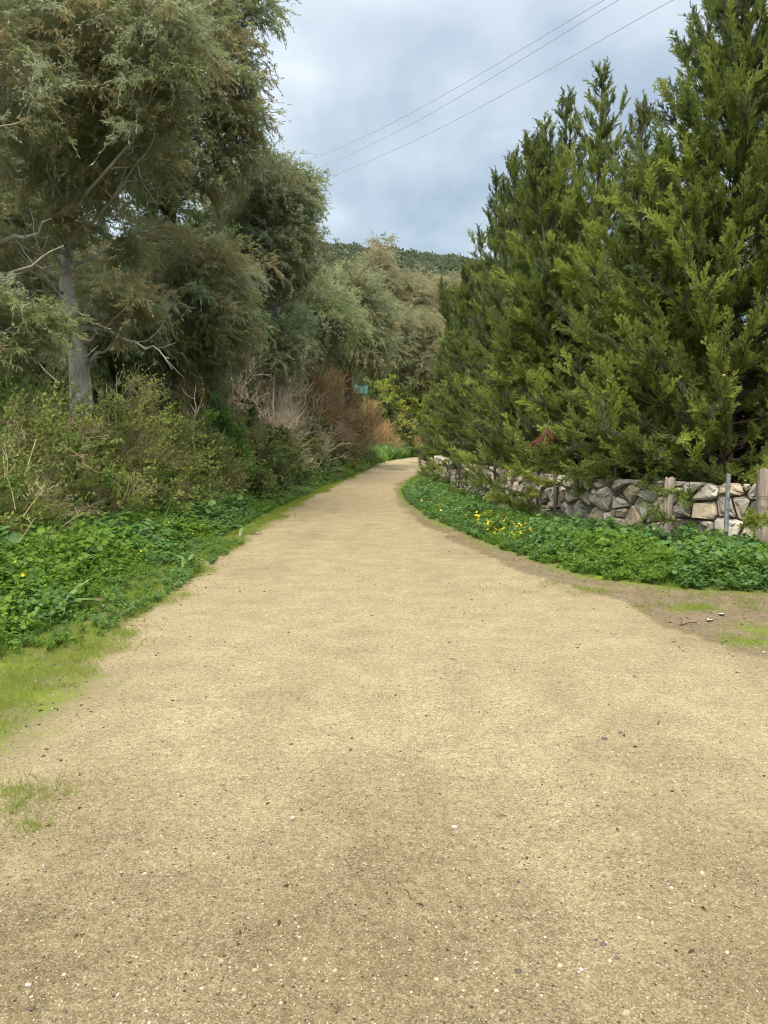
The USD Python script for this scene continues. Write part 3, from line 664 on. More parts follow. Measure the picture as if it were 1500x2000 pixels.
def tree(name, label, base, trunk, radii, clumps, tones, sprig='euc', scale=1.0, per=24, seed=0, bark='euc_bark', limb_bark='limb_bark', limbs=8, group=None, limb_r=0.05, extra_limbs=(), flat=0.75, cat='tree', dir_up=0.0):
    """trunk: world points; clumps: (centre, radius) in world; tones: one weight row per tone. Limbs run from the trunk to the clumps, side branches from there, and the sprigs sit on those."""
    rng = np.random.default_rng(seed)
    base, trunk = np.asarray(base, float), np.asarray(trunk, float)
    t = thing(name, label, cat, base, group)
    tt = np.linspace(0, 1, len(trunk))
    fine = np.linspace(0, 1, 26)
    tp = np.stack([np.interp(fine, tt, trunk[:, a]) for a in range(3)], 1)
    ker = np.array([0.25, 0.5, 0.25])
    for _ in range(2):
        tp[1:-1] = (tp[:-2] * 0.25 + tp[1:-1] * 0.5 + tp[2:] * 0.25)
    tr = np.interp(fine, np.linspace(0, 1, len(radii)), radii)
    part(t, 'trunk', tube(tp - base, tr, 14, True, 0.10, seed), M[bark], smooth=50)
    small, pos, dirs, idx, sc = [], [], [], [], []
    n_l = 0
    names = list(tones)
    wts = np.array([tones[k] for k in names], float)
    wts /= wts.sum()
    keys = [f'{sprig}_{k}_{c}' if sprig else f'{k}_{c}' for k in names for c in 'abc']
    order = np.argsort([-r for _, r in clumps])
    for rank, ci in enumerate(order):
        c, r = clumps[ci]
        c = np.asarray(c, float)
        hd = np.hypot(tp[:, 0] - c[0], tp[:, 1] - c[1])
        want = c[2] - 0.55 * hd.min() - 0.4
        k = int(np.argmin(np.abs(tp[:, 2] - want) + 0.15 * hd))
        p0 = tp[k]
        lim = curve(p0, c, 8, 0.10, seed * 77 + rank)
        rr = min(limb_r * (0.6 + r * 0.5), tr[k] * 0.7)
        m = tube(lim - base, np.linspace(rr, rr * 0.3, 8), 6, True)
        if n_l < limbs:
            part(t, 'limb', m, M[limb_bark], smooth=60)
            n_l += 1
        else:
            small.append(m)
        tone_w = norm(wts + rng.dirichlet(np.ones(len(names)) * 0.7) * 0.8) ** 2
        tone_w /= tone_w.sum()
        nb = int(5 + r * 3)
        for b in range(nb):
            d = rand_dirs(1, rng)[0]
            d[2] = d[2] * flat + 0.18
            d = norm(d)
            e = c + d * r * rng.uniform(0.75, 1.1) * np.array([1, 1, flat + 0.1])
            s0 = lim[rng.integers(5, 8)]
            br = curve(s0, e, 5, 0.12, int(rng.integers(1e9)))
            small.append(tube(br - base, np.linspace(rr * 0.34, 0.006 * scale, 5), 4, False))
            ns = max(2, int(per / nb + rng.random()))
            for s in range(ns):
                u = rng.uniform(0.3, 1.0) * 4
                i = min(int(u), 3)
                q = br[i] + (br[i + 1] - br[i]) * (u - i)
                dd = norm(br[i + 1] - br[i])
                dd = norm(dd * 0.8 + rand_dirs(1, rng)[0] * 0.8 + [0, 0, dir_up])
                pos.append(q)
                dirs.append(dd)
                idx.append(rng.choice(len(names), p=tone_w) * 3 + rng.integers(3))
                sc.append(scale * rng.uniform(0.75, 1.25))
    for a, b, r_a, r_b in extra_limbs:
        a, b = np.asarray(a), np.asarray(b)
        ln = curve(a, b, 9, 0.10, int(rng.integers(1e9)), 0.1)
        part(t, 'limb', tube(ln - base, np.linspace(r_a, r_b, 9), 7, True, 0.05, seed), M[limb_bark], smooth=60)
        for _ in range(4):
            i = int(rng.integers(3, 8))
            e = ln[i] + norm(rand_dirs(1, rng)[0] + norm(ln[i] - ln[i - 1])) * np.linalg.norm(b - a) * rng.uniform(0.25, 0.5)
            small.append(tube(curve(ln[i], e, 5, 0.15, int(rng.integers(1e9))) - base, np.linspace(r_b * 0.9, 0.004, 5), 4, False))
    if small:
        part(t, 'branches', cat_(small), M[limb_bark], smooth=60, kind='stuff')
    scatter(t, 'crown', keys, idx, np.array(pos) - base, quats(np.array(dirs), rng.normal(0, 0.4, len(pos))), np.array(sc))
    return t


def clumps_in(pixels, y, depth, n, r=(0.7, 1.1), holes=(), seed=0, spacing=None):
    """Crown clumps whose places are read off the photograph at the tree's distance."""
    rng = np.random.default_rng(seed)
    poly = shapely.Polygon(pixels).buffer(0)
    for hx_, hy_, hr in holes:
        poly = poly.difference(shapely.Point(hx_, hy_).buffer(hr))
    e = (0.62 * (r[0] + r[1]) / 2 + 0.22) * 1500 / y * (0.55 if y > 60 else 1.0)
    while poly.buffer(-e).area < 0.25 * poly.area:
        e *= 0.8
    poly = poly.buffer(-e)
    sp = spacing or math.sqrt(poly.area / n) * 0.72
    out = []
    for px, py in sample_poly(poly, n, rng, sp):
        out.append((at(px, py, y + rng.uniform(-depth, depth)), rng.uniform(*r)))
    return out


GAPS = [(212, 500, 26), (235, 535, 22), (300, 505, 20), (352, 412, 16), (255, 470, 14)]
# the big eucalyptus whose pale trunk stands behind the bank
b = np.array([*at(160, 800, 14)[:2], 0.0])
tr = [b, at(160, 780, 14), at(152, 690, 14), at(146, 620, 14), at(128, 570, 14), at(132, 500, 14.1), at(137, 400, 14.3), at(150, 200, 14.5), at(170, -100, 14.6), at(180, -330, 14.6)]
cl = clumps_in([(-80, -430), (300, -430), (390, -100), (410, 60), (380, 200), (340, 330), (270, 450), (170, 440), (60, 390), (-40, 350)], 14.3, 2.0, 84, (0.5, 0.85), GAPS, 1)
cl += [(at(212, 575, 13.4), 0.35), (at(250, 600, 13.8), 0.4), (at(215, 480, 15.2), 0.45), (at(75, 440, 13.3), 0.4), (at(30, 500, 14.6), 0.5)]
ex = [(at(150, 640, 14), at(205, 640, 13.6), 0.05, 0.03), (at(205, 640, 13.6), at(330, 700, 13.2), 0.03, 0.008), (at(125, 590, 14), at(65, 563, 13.3), 0.05, 0.015), (at(150, 690, 14), at(130, 620, 13.2), 0.05, 0.03), (at(130, 620, 13.2), at(65, 590, 12.6), 0.03, 0.01),
      (at(132, 500, 14), at(60, 460, 13.2), 0.045, 0.012), (at(125, 575, 14), at(45, 500, 13.0), 0.035, 0.012), (at(205, 640, 13.6), at(255, 590, 13.4), 0.03, 0.01)]
tree('eucalyptus_tree', 'tall eucalyptus with bent pale trunk rising behind the green bank at left', b, tr, [0.24, 0.20, 0.17, 0.15, 0.13, 0.11, 0.09, 0.06, 0.04, 0.02], cl, {'green': 1, 'tan': 1.1, 'grey': 0.6}, 'euc', 0.92, 30, 1, extra_limbs=ex, limbs=14)
# its neighbour at the very left edge
b = np.array([-6.15, 11.4, 0.0])
tr = [b, b + [0, 0, 1.5], b + [0.05, 0, 3.5], b + [0.0, 0.1, 6], b + [-0.1, 0.1, 9], b + [0, 0, 12]]
cl = clumps_in([(-330, -350), (-40, -350), (40, 0), (70, 200), (30, 360), (-120, 400), (-330, 400)], 11.6, 1.4, 28, (0.5, 0.8), (), 2)
cl += clumps_in([(-180, 540), (0, 560), (45, 610), (60, 680), (20, 730), (-60, 700), (-180, 690)], 11.2, 0.7, 9, (0.3, 0.5), (), 3)
ex = [(b + [0, 0, 4.4], at(100, 427, 11.0), 0.055, 0.008), (b + [0.02, 0, 3.2], at(112, 745, 10.6), 0.045, 0.006), (b + [0.02, 0, 3.6], at(125, 480, 10.9), 0.035, 0.006)]
tree('eucalyptus_tree', 'grey eucalyptus cut off by the left edge, its bare branches reaching into view', b, tr, [0.20, 0.17, 0.15, 0.12, 0.07, 0.02], cl, {'green': 1, 'tan': 0.5, 'grey': 1.0}, 'euc', 0.85, 26, 2, extra_limbs=ex, limbs=8)
# the second tall one, right of the trunk, its crown against the sky
b = np.array([*at(330, 800, 23)[:2], 0.0])
tr = [b, at(325, 700, 23), at(330, 560, 23), at(335, 440, 23), at(338, 340, 23), at(350, 230, 23), at(360, 100, 23), at(370, -120, 23)]
cl = clumps_in([(170, -260), (400, -260), (455, -60), (480, 40), (440, 110), (455, 200), (430, 290), (370, 320), (300, 400), (200, 400), (150, 300)], 23, 2.2, 44, (0.6, 0.95), GAPS + [(410, 330, 34), (400, 140, 12), (455, 120, 14), (395, 255, 15)], 4)
cl += [(at(x_, y_, 23 + d_), r_) for x_, y_, d_, r_ in [(300, 380, 0.6, 0.6), (340, 400, -0.8, 0.6), (375, 370, 0.5, 0.5), (285, 440, 0.9, 0.6), (355, 440, 0.8, 0.55), (395, 200, -0.6, 0.6), (415, 90, 0.5, 0.6), (380, 300, -0.9, 0.55), (330, 320, 1.0, 0.6), (470, 195, 0.3, 0.4), (490, 250, 0.0, 0.35), (420, 250, 0.4, 0.5)]]
cl += [(at(455, 232, 22.5), 0.6), (at(438, 290, 22.3), 0.45), (at(468, 262, 22.7), 0.4), (at(458, 150, 23), 0.35), (at(445, 115, 22.3), 0.45), (at(480, 40, 23), 0.55), (at(478, 5, 23), 0.5), (at(425, 170, 22.5), 0.4), (at(440, 50, 21.6), 0.6)]
ex = [(at(340, 345, 23), at(455, 225, 22.5), 0.07, 0.02), (at(338, 350, 23), at(360, 190, 22.3), 0.06, 0.02), (at(345, 240, 23), at(450, 120, 22.4), 0.06, 0.015), (at(352, 200, 23), at(470, 40, 22.8), 0.05, 0.015)]
tree('eucalyptus_tree', 'tall eucalyptus right of the pale bent trunk, loose crown spreading against the sky', b, tr, [0.2, 0.18, 0.16, 0.13, 0.11, 0.09, 0.06, 0.02], cl, {'green': 1.1, 'tan': 1.0, 'grey': 0.35}, 'euc', 1.25, 27, 3, bark='brown_bark', limb_bark='brown_bark', extra_limbs=ex, limbs=10)
# drooping grey tree in front of the middle of the wood
b = np.array([*at(385, 800, 19.5)[:2], 0.0])
tr = [b, at(385, 700, 19.5), at(390, 560, 19.5), at(395, 500, 19.5), at(395, 445, 19.5)]
cl = clumps_in([(335, 500), (380, 430), (420, 450), (450, 520), (460, 620), (440, 690), (380, 720), (360, 790), (280, 790), (250, 700), (290, 580)], 19.5, 1.6, 44, (0.5, 0.8), [(300, 505, 19.5)], 5)
tree('wispy_tree', 'drooping wispy grey green tree between the tall eucalyptus and the round crowned one', b, tr, [0.2, 0.17, 0.13, 0.08, 0.02], cl, {'green': 0.9, 'tan': 0.45, 'grey': 1.0}, 'fine', 1.15, 26, 5, bark='brown_bark', limb_bark='brown_bark', limbs=5)
b = np.array([*at(235, 800, 18.5)[:2], 0.0])
tr = [b, at(235, 700, 18.5), at(232, 600, 18.5), at(240, 500, 18.5)]
cl = clumps_in([(150, 590), (260, 570), (320, 620), (330, 740), (290, 790), (180, 790), (160, 700)], 18.5, 1.3, 20, (0.6, 1.0), (), 6)
tree('wispy_tree', 'shaded wispy tree just right of the pale bent trunk', b, tr, [0.18, 0.14, 0.1, 0.04], cl, {'green': 1.0, 'tan': 0.4, 'grey': 0.5}, 'fine', 1.15, 26, 6, bark='euc_bark', limbs=4)
# round crowned eucalyptus in the middle
b = np.array([*at(537, 800, 27)[:2], 0.0])
tr = [b, at(537, 700, 27), at(537, 600, 27), at(530, 500, 27), at(535, 400, 27), at(545, 320, 27)]
cl = clumps_in([(455, 400), (500, 330), (555, 302), (580, 350), (598, 420), (600, 490), (575, 545), (520, 560), (470, 560), (440, 500)], 27, 1.9, 62, (0.6, 0.95), [(468, 405, 10)], 7)
cl += [(at(552, 322, 27), 0.5), (at(582, 375, 26.6), 0.5), (at(580, 455, 26.8), 0.45), (at(576, 415, 27), 0.4), (at(575, 530, 26), 0.5), (at(460, 440, 26.5), 0.6), (at(512, 652, 26.2), 0.45), (at(545, 668, 26), 0.5), (at(570, 648, 26.4), 0.45), (at(530, 700, 25.8), 0.5), (at(488, 682, 26), 0.45), (at(560, 712, 26), 0.45), (at(505, 730, 26), 0.45), (at(520, 345, 26.5), 0.6), (at(490, 345, 27.5), 0.5)]
ex = [(at(536, 600, 27), at(578, 568, 26.4), 0.07, 0.03)]
tree('eucalyptus_tree', 'dense round crowned eucalyptus with white trunk below the power lines', b, tr, [0.22, 0.19, 0.16, 0.12, 0.08, 0.02], cl, {'green': 0.6, 'tan': 0.35, 'grey': 1.6}, 'euc', 1.2, 30, 7, extra_limbs=ex, limbs=6)
b = np.array([*at(470, 800, 33)[:2], 0.0])
tr = [b, at(470, 600, 33), at(472, 400, 33), at(478, 330, 33)]
cl = clumps_in([(440, 360), (460, 315), (500, 310), (520, 360), (510, 500), (490, 600), (430, 560), (425, 430)], 33, 1.8, 34, (0.8, 1.2), (), 8)
tree('eucalyptus_tree', 'tan topped eucalyptus peeping out behind the left of the round crowned one', b, tr, [0.22, 0.17, 0.08, 0.02], cl, {'green': 0.5, 'tan': 1.0, 'grey': 0.5}, 'euc', 1.45, 28, 8, limbs=4)
# mid distance: low dark trees, then the tan wood
b = np.array([*at(600, 830, 34)[:2], 0.0])
tr = [b, at(600, 720, 34), at(605, 620, 34), at(610, 560, 34)]
cl = clumps_in([(560, 600), (620, 540), (660, 560), (680, 620), (650, 680), (560, 680), (480, 670), (490, 620)], 34, 1.8, 30, (0.7, 1.0), (), 9)
cl += [(at(518, 628, 29), 0.55), (at(552, 630, 29.2), 0.5), (at(535, 650, 29), 0.5)]
tree('low_tree', 'dark grey green tree standing below and right of the white trunk', b, tr, [0.2, 0.15, 0.1, 0.03], cl, {'green': 1.0, 'grey': 0.8}, 'euc', 1.6, 26, 9, bark='brown_bark', limb_bark='brown_bark', limbs=4)
b = np.array([*at(680, 840, 42)[:2], 0.0])
tr = [b, at(680, 740, 42), at(682, 640, 42), at(690, 540, 42)]
cl = clumps_in([(640, 560), (670, 515), (705, 560), (728, 620), (725, 690), (660, 690), (620, 650)], 42, 2.2, 30, (1.0, 1.5), (), 10)
tree('low_tree', 'mixed green tree left of the tan wood, over the rusty thicket', b, tr, [0.25, 0.2, 0.12, 0.03], cl, {'far_green': 1.2, 'far_tan': 0.35}, '', 2.0, 26, 10, bark='brown_bark', limb_bark='brown_bark', limbs=4)
FAR = [(735, 468, 88, [(688, 560), (722, 490), (742, 470), (765, 525), (792, 620), (780, 720), (690, 720), (665, 640)], 'tallest tan crown of the far wood, peak above the hill line', 'far_tan'),
       (690, 520, 96, [(655, 545), (690, 518), (715, 550), (720, 700), (640, 700), (640, 560)], 'tan tree left of the far wood\'s tallest crown', 'far_tan'),
       (805, 552, 92, [(770, 565), (800, 535), (835, 560), (850, 650), (840, 730), (770, 730)], 'tan tree right of the far wood\'s tallest crown', 'far_tan'),
       (870, 562, 99, [(838, 570), (868, 545), (905, 560), (915, 700), (840, 720)], 'pinkish tan tree beside the tip of the hedge', 'far_tan'),
       (800, 610, 84, [(750, 650), (790, 600), (840, 630), (850, 740), (760, 760)], 'grey stemmed tree low in front of the far wood', 'far_green'),
       (925, 560, 104, [(890, 575), (925, 548), (970, 565), (970, 720), (890, 720)], 'tan tree mostly hidden behind the hedge', 'far_tan')]
for k, (px, py, y, poly, lab, tone) in enumerate(FAR):
    b = np.array([*at(px, 860, y)[:2], 0.0])
    top = at(px, py + 12, y)
    tr = [b, b + (top - b) * [0.2, 0, 0.35], b + (top - b) * [0.6, 0, 0.7], top]
    cl = clumps_in(poly, y, 4.0, 62, (1.0, 1.8), (), 20 + k)
    other = 'far_green' if tone == 'far_tan' else 'far_tan'
    tree('distant_tree', lab, b, tr, [0.36, 0.3, 0.16, 0.04], cl, {tone: 1.2, other: 0.4}, '', 1.9, 52, 30 + k, limbs=3, limb_r=0.08, group=None, flat=1.0)

for k, (px, py, y, poly, lab) in enumerate([(20, 250, 20, [(-160, 200), (60, 220), (130, 330), (120, 480), (90, 640), (-160, 640)], 'grey olive tree behind the bare branches at the left edge'),
                                            (200, 420, 27, [(60, 470), (200, 430), (300, 530), (330, 640), (300, 740), (60, 740)], 'dim olive tree deep in the wood behind the pale bent trunk'),
                                            (400, 420, 34, [(280, 480), (360, 440), (440, 470), (470, 600), (440, 740), (280, 740)], 'dim olive tree deep in the wood behind the wispy trees')]):
    b = np.array([*at(px, 800, y)[:2], 0.0])
    top = at(px, py, y)
    tr = [b, b + (top - b) * [0.3, 0, 0.4], b + (top - b) * [0.7, 0, 0.75], top]
    cl = clumps_in(poly, y, 1.8, 34, (0.7, 1.2), [(212, 500, 22), (300, 505, 16)] if k else (), 90 + k)
    tree('wood_tree', lab, b, tr, [0.2, 0.16, 0.1, 0.03], cl, {'green': 1.0, 'tan': 0.6, 'grey': 0.6}, 'euc', 1.25, 26, 95 + k, bark='brown_bark', limbs=4)

# dark evergreen thicket that closes the wood at the back left
def bush(name, label, base, rad, h, keys, n, scale=1.0, seed=0, up=0.35, group=None, stems=None, stem_mat='twig_brown', lean=(0, 0), cat='bush', bottom=0.05, weights=None, shell=0.45, part_name='foliage'):
    rng = np.random.default_rng(seed)
    t = thing(name, label, cat, (*base[:2], 0), group)
    d = rand_dirs(n, rng)
    d[:, 2] = np.abs(d[:, 2])
    rr = rng.random(n) ** shell
    lump = 0.72 + 0.56 * noise(d * 2.3 + seed * 3.1, seed)
    p = d * (rr * lump)[:, None] * [rad, rad, h]
    p[:, 2] = np.maximum(p[:, 2] * (0.85 + 0.3 * rng.random(n)), bottom)
    p[:, :2] += np.array(lean) * p[:, 2:3] / h
    o = norm(d * [1, 1, 0.7] + rand_dirs(n, rng) * 0.7 + [0, 0, up])
    kk = rng.choice(len(keys), n, p=None if weights is None else np.asarray(weights) / np.sum(weights))
    q = quats(o, rng.uniform(-3.1, 3.1, n) if up > 0.5 else rng.normal(0, 0.8, n))
    scatter(t, part_name, keys, kk, p - o * 0.25 * scale, q, scale * rng.uniform(0.75, 1.25, n))
    ms = []
    for _ in range(stems or 12):
        a = rng.uniform(0, 2 * np.pi)
        e = np.array([math.cos(a) * rad * rng.uniform(0.2, 0.8), math.sin(a) * rad * rng.uniform(0.2, 0.8), h * rng.uniform(0.55, 0.95)])
        ms.append(tube(curve(np.array([*(e[:2] * 0.15), -0.05]), e, 6, 0.1, int(rng.integers(1e9))), np.linspace(0.016, 0.005, 6), 4, False))
    part(t, 'stems', cat_(ms), M[stem_mat], kind='stuff')
    return t


for k, (x, y, rad, h, lab) in enumerate([
        (-11.5, 19, 2.2, 5.2, 'dark evergreen thicket in deep shade at the left edge of the wood'),
        (-8.6, 21, 2.2, 4.6, 'dark evergreen thicket in deep shade left of the pale bent trunk'),
        (-6.6, 24, 2.2, 4.8, 'dark evergreen thicket in deep shade behind the pale bent trunk'),
        (-13.5, 24, 2.6, 7.0, 'tall dark evergreen thicket farthest left under the eucalyptus'),
        (-10.0, 27, 2.8, 7.5, 'tall dark evergreen thicket far behind the pale trunk')]):
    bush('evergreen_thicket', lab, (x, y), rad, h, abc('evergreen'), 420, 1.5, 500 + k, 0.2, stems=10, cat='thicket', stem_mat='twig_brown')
bush('sunlit_shrub', 'bright green shrub glimpsed in the dark gap at the left edge', (-7.6, 16.2), 0.9, 3.3, abc('ivy'), 240, 1.3, 520, 0.3, stem_mat='twig_brown')

# ------------------------------------------------------------------ cypress hedge
def cypress(label, base, H, rad, seed, n_b=190, leaders=3, z0=0.75, droop=-16, tone=(0.62, 0.2, 0.18), plumes=8, scale=1.0, tilt=(0, 0), cones=0):
    rng = np.random.default_rng(seed)
    b = np.array([*base, 0.0])
    t = thing('cypress_tree', label, 'cypress', b, 'cypress trees of the hedge behind the stone wall')
    keys = [f'{m}_{c}' for m in ('cyp', 'cyp_gold', 'cyp_dull') for c in 'abcd'] + ['cyp_tip_a']
    pos, dirs, idx, sc, wood = [], [], [], [], []
    tips = [(np.array([0, 0, H]), 1.0)]
    for k in range(leaders - 1):
        a = rng.uniform(0, 2 * np.pi)
        rr = rng.uniform(0.3, 0.62)
        tips.append((np.array([math.cos(a) * rad * rr, math.sin(a) * rad * rr, H * rng.uniform(0.80, 0.94)]), 0.6))
    trunk = tube([[0, 0, -0.1], [0.02, 0, H * 0.3], [0, 0.02, H * 0.6], [0, 0, H]], [0.13, 0.10, 0.06, 0.012], 8, True, 0.06)
    part(t, 'trunk', trunk, M['brown_bark'], smooth=60)

    def f(u):
        return np.minimum(1, (np.maximum(u, 0) / 0.08 + 0.7)) * np.maximum(1 - u, 0) ** 1.05

    for tip, share in tips:
        nb = int(n_b * share * 0.84)
        us = rng.random(nb * 4)
        keep = rng.random(nb * 4) < (f(us) * 0.7 + 0.22 + 0.5 * (us < 0.16) + 0.25 * (us > 0.72))
        us = np.sort(us[keep][:nb])
        zb = z0 if share == 1.0 else H * 0.35
        for k, u in enumerate(us):
            z = zb + (tip[2] - zb) * u
            a = k * 2.39996 + rng.normal(0, 0.5)
            r = (rad if share == 1.0 else rad * 0.55) * f(u) * rng.uniform(0.72, 1.14) + 0.10
            r = max(r, 0.12 + 0.5 * (1 - u))
            e_ = math.radians(np.interp(u, [0, 0.12, 0.5, 1.0], [droop, 14, 36, 62])) + rng.normal(0, 0.12)
            org = np.array([tip[0] * z / tip[2], tip[1] * z / tip[2], z])
            out = np.array([math.cos(a), math.sin(a), 0])
            end = org + out * r + np.array([0, 0, r * math.tan(min(e_, 1.2)) * 0.8])
            start = org - [0, 0, 0.15 * r]
            br = curve(start, end, 5, 0.05, int(rng.integers(1e9)), 0.12)
            wood.append(tube(br, np.linspace(0.014 * (0.4 + r / rad), 0.005, 5), 4, False))
            tw = rng.dirichlet(np.array(tone) * 1.3)
            np_ = max(3, int(plumes * 2.1 * (0.35 + 0.65 * r / rad)))
            for s in range(np_):
                v = (rng.uniform(0.18, 1.0) if s else 0.92) * 4
                i = min(int(v), 3)
                p = br[i] + (br[i + 1] - br[i]) * (v - i)
                d = norm(norm(br[i + 1] - br[i]) * 0.9 + rand_dirs(1, rng)[0] * 0.6 + [0, 0, 0.5 if u > 0.08 else 0.0])
                sz = scale * rng.uniform(0.42, 0.92) * (0.42 + 0.58 * min(1, r / 1.0))
                pos.append(p - d * 0.12)
                dirs.append(d)
                idx.append(12 if rng.random() < 0.10 + 0.25 * (u > 0.7) else rng.choice(3, p=tw) * 4 + rng.integers(4))
                sc.append(sz)
        # the slender top
        for s in range(34):
            u = rng.uniform(0.78, 1.0)
            p = tip * [1, 1, 0] * u + [0, 0, tip[2] * u]
            a = rng.uniform(0, 2 * np.pi)
            pos.append(p)
            dirs.append(norm(np.array([math.cos(a) * 0.75, math.sin(a) * 0.75, 1.0])))
            idx.append(12 if u > 0.9 or s % 3 == 0 else rng.integers(4))
            sc.append(scale * rng.uniform(0.32, 0.5) * (0.9 + 3.0 * (1 - u)))
        for s in range(3):
            pos.append(tip - [0, 0, 0.30 + 0.1 * s])
            dirs.append(norm(np.array([*rng.normal(0, 0.08, 2), 1.0])))
            idx.append(12)
            sc.append(scale * (0.95 - 0.12 * s))
        if share < 1:
            wood.append(tube([[0, 0, H * 0.3], tip * [0.6, 0.6, 0] + [0, 0, H * 0.5], tip], [0.05, 0.03, 0.008], 6, False))
    part(t, 'branches', cat_(wood), M['brown_bark'], kind='stuff')
    pos = np.array(pos)
    scatter(t, 'crown', keys, idx, pos, quats(np.array(dirs), rng.uniform(-3.1, 3.1, len(pos))), np.array(sc))
    if cones:
        c = rng.choice(len(pos), cones)
        cp = pos[c] + np.array(dirs)[c] * np.array(sc)[c][:, None] * 0.5 + rand_dirs(cones, rng) * 0.05
        scatter(t, 'cones', ['cone'], np.zeros(cones), cp, quats(rand_dirs(cones, rng)), rng.uniform(0.8, 1.3, cones))
    return t


m = trimesh.creation.icosphere(1, 0.016)
proto('cone', (m.vertices * (0.85 + 0.3 * noise(m.vertices * 90, 2)[:, None]), m.faces), rough_mat('cypress_cone', [(0.3, (0.30, 0.19, 0.12)), (0.7, (0.62, 0.50, 0.38))], scale=60.0), False)
HEDGE = [(1460, -150, 11.8, 2.45, 1, 'large nearest cypress of the hedge, its top out of frame at upper right', 640, 120),
         (None, None, (7.7, 11.6, 9.8), 2.3, 4, 'cypress at the right edge behind the thick wooden post', 330, 10),
         (1255, 215, 13.0, 1.75, 3, 'shorter cypress left of the largest one, with two slim tips', 200, 30),
         (1176, 150, 14.3, 1.85, 3, 'cypress with the tallest slim pointed tip against the sky', 210, 8),
         (1106, 190, 16.2, 1.8, 2, 'slim tipped cypress left of the tallest pointed one', 200, 0),
         (1040, 292, 18.6, 1.75, 3, 'cypress between the paired tips and the lone lower spire', 180, 0),
         (970, 345, 21.8, 1.5, 1, 'cypress with a lone slender spire left of the hedge', 180, 0),
         (940, 462, 25.8, 1.4, 2, 'cypress just left of and below the lone spire', 150, 0),
         (915, 522, 30.5, 1.35, 2, 'cypress with brownish top beside the far wood', 140, 0),
         (893, 580, 36.0, 1.3, 2, 'second farthest cypress of the hedge, over the bend', 130, 0),
         (878, 636, 42.0, 1.3, 2, 'farthest cypress of the hedge where the track disappears', 120, 0)]
for k, (px, py, y, rad, nl, lab, nb, cones) in enumerate(HEDGE):
    if px is None:
        base, H = y[:2], y[2]
    else:
        top = at(px, py, y)
        base, H = top[:2], top[2]
    near = k < 7
    cypress(lab, base, H, rad + (0.42 if 2 <= k <= 6 else 0.3), 700 + k, nb, nl, 0.62 if k < 2 else 0.55 if k < 3 else 0.38, -2 if k < 2 else -14, (0.52, 0.34, 0.14) if k < 4 else (0.5, 0.12, 0.38), 8 if near else 7, 1.0 if near else 1.25, cones=cones)
for k, (x, y, lab) in enumerate([(6.7, 14.0, 'dark shrub behind the two nearest cypresses'), (9.0, 13.2, 'dark shrub behind the rightmost cypress'), (4.9, 16.6, 'dark shrub behind the cypress with the tallest pointed tip')]):
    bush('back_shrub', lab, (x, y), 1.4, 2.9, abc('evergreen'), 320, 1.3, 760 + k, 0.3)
t = thing('dead_branch', 'reddish brown dead branch hanging from the hedge', 'branch', at(1066, 838, 11.75))
d0 = np.array([[-0.35, -0.2, -1.0], [-0.1, -0.3, -1.0], [-0.5, -0.1, -0.8], [0.15, -0.2, -1.0]])
part(t, 'stem', tube([[0.15, 0.4, 0.15], [0.05, 0.1, 0.08], [0, 0, 0], [-0.12, -0.08, -0.25]], [0.012, 0.010, 0.008, 0.004], 5), M['stick'])
scatter(t, 'needles', ['cyp_dead_a'], [0] * 8, [[0.03, 0.02, 0.02], [0, 0, 0], [-0.03, 0, -0.05], [0.02, 0, 0], [0.0, 0, -0.04], [0.05, 0, 0.05], [-0.05, 0, -0.08], [0, 0, 0.04]], quats(np.vstack([d0, d0 + 0.15])), [0.5, 0.42, 0.5, 0.34, 0.46, 0.36, 0.4, 0.38])

# ------------------------------------------------------------------ the dry stone wall and the posts before it
t = thing('stone_wall', 'low dry stone wall of rough grey stones under the cypress hedge', 'wall')
WL = wall_line.copy()
seg = np.r_[0, np.cumsum(np.linalg.norm(np.diff(WL, axis=0), axis=1))]


def wall_at(s):
    x, y = np.interp(s, seg, WL[:, 0]), np.interp(s, seg, WL[:, 1])
    x1, y1 = np.interp(s + 0.1, seg, WL[:, 0]), np.interp(s + 0.1, seg, WL[:, 1])
    x0_, y0_ = np.interp(s - 0.1, seg, WL[:, 0]), np.interp(s - 0.1, seg, WL[:, 1])
    tg = norm(np.array([x1 - x0_, y1 - y0_]))
    return np.array([x, y]), tg, np.array([-tg[1], tg[0]])  # normal points to the track's side


WALL_H = 0.98
rw = np.random.default_rng(77)
ss = np.linspace(0.05, seg[-1] - 0.05, 60)
core_v, core_f = [], []
for s in ss:
    p, tg, n = wall_at(s)
    nrm = n if n[1] < 0 or n[0] < 0 else -n
    for off, z in ((-0.035, -0.1), (-0.035, WALL_H - 0.06), (-0.5, WALL_H - 0.06), (-0.5, -0.1)):
        core_v.append([p[0] + nrm[0] * off, p[1] + nrm[1] * off, z])
for i in range(len(ss) - 1):
    for a in range(4):
        c, d = i * 4 + a, i * 4 + (a + 1) % 4
        core_f += [[c, d, d + 4], [c, d + 4, c + 4]]
part(t, 'core', (np.array(core_v), np.array(core_f)), M['core'])
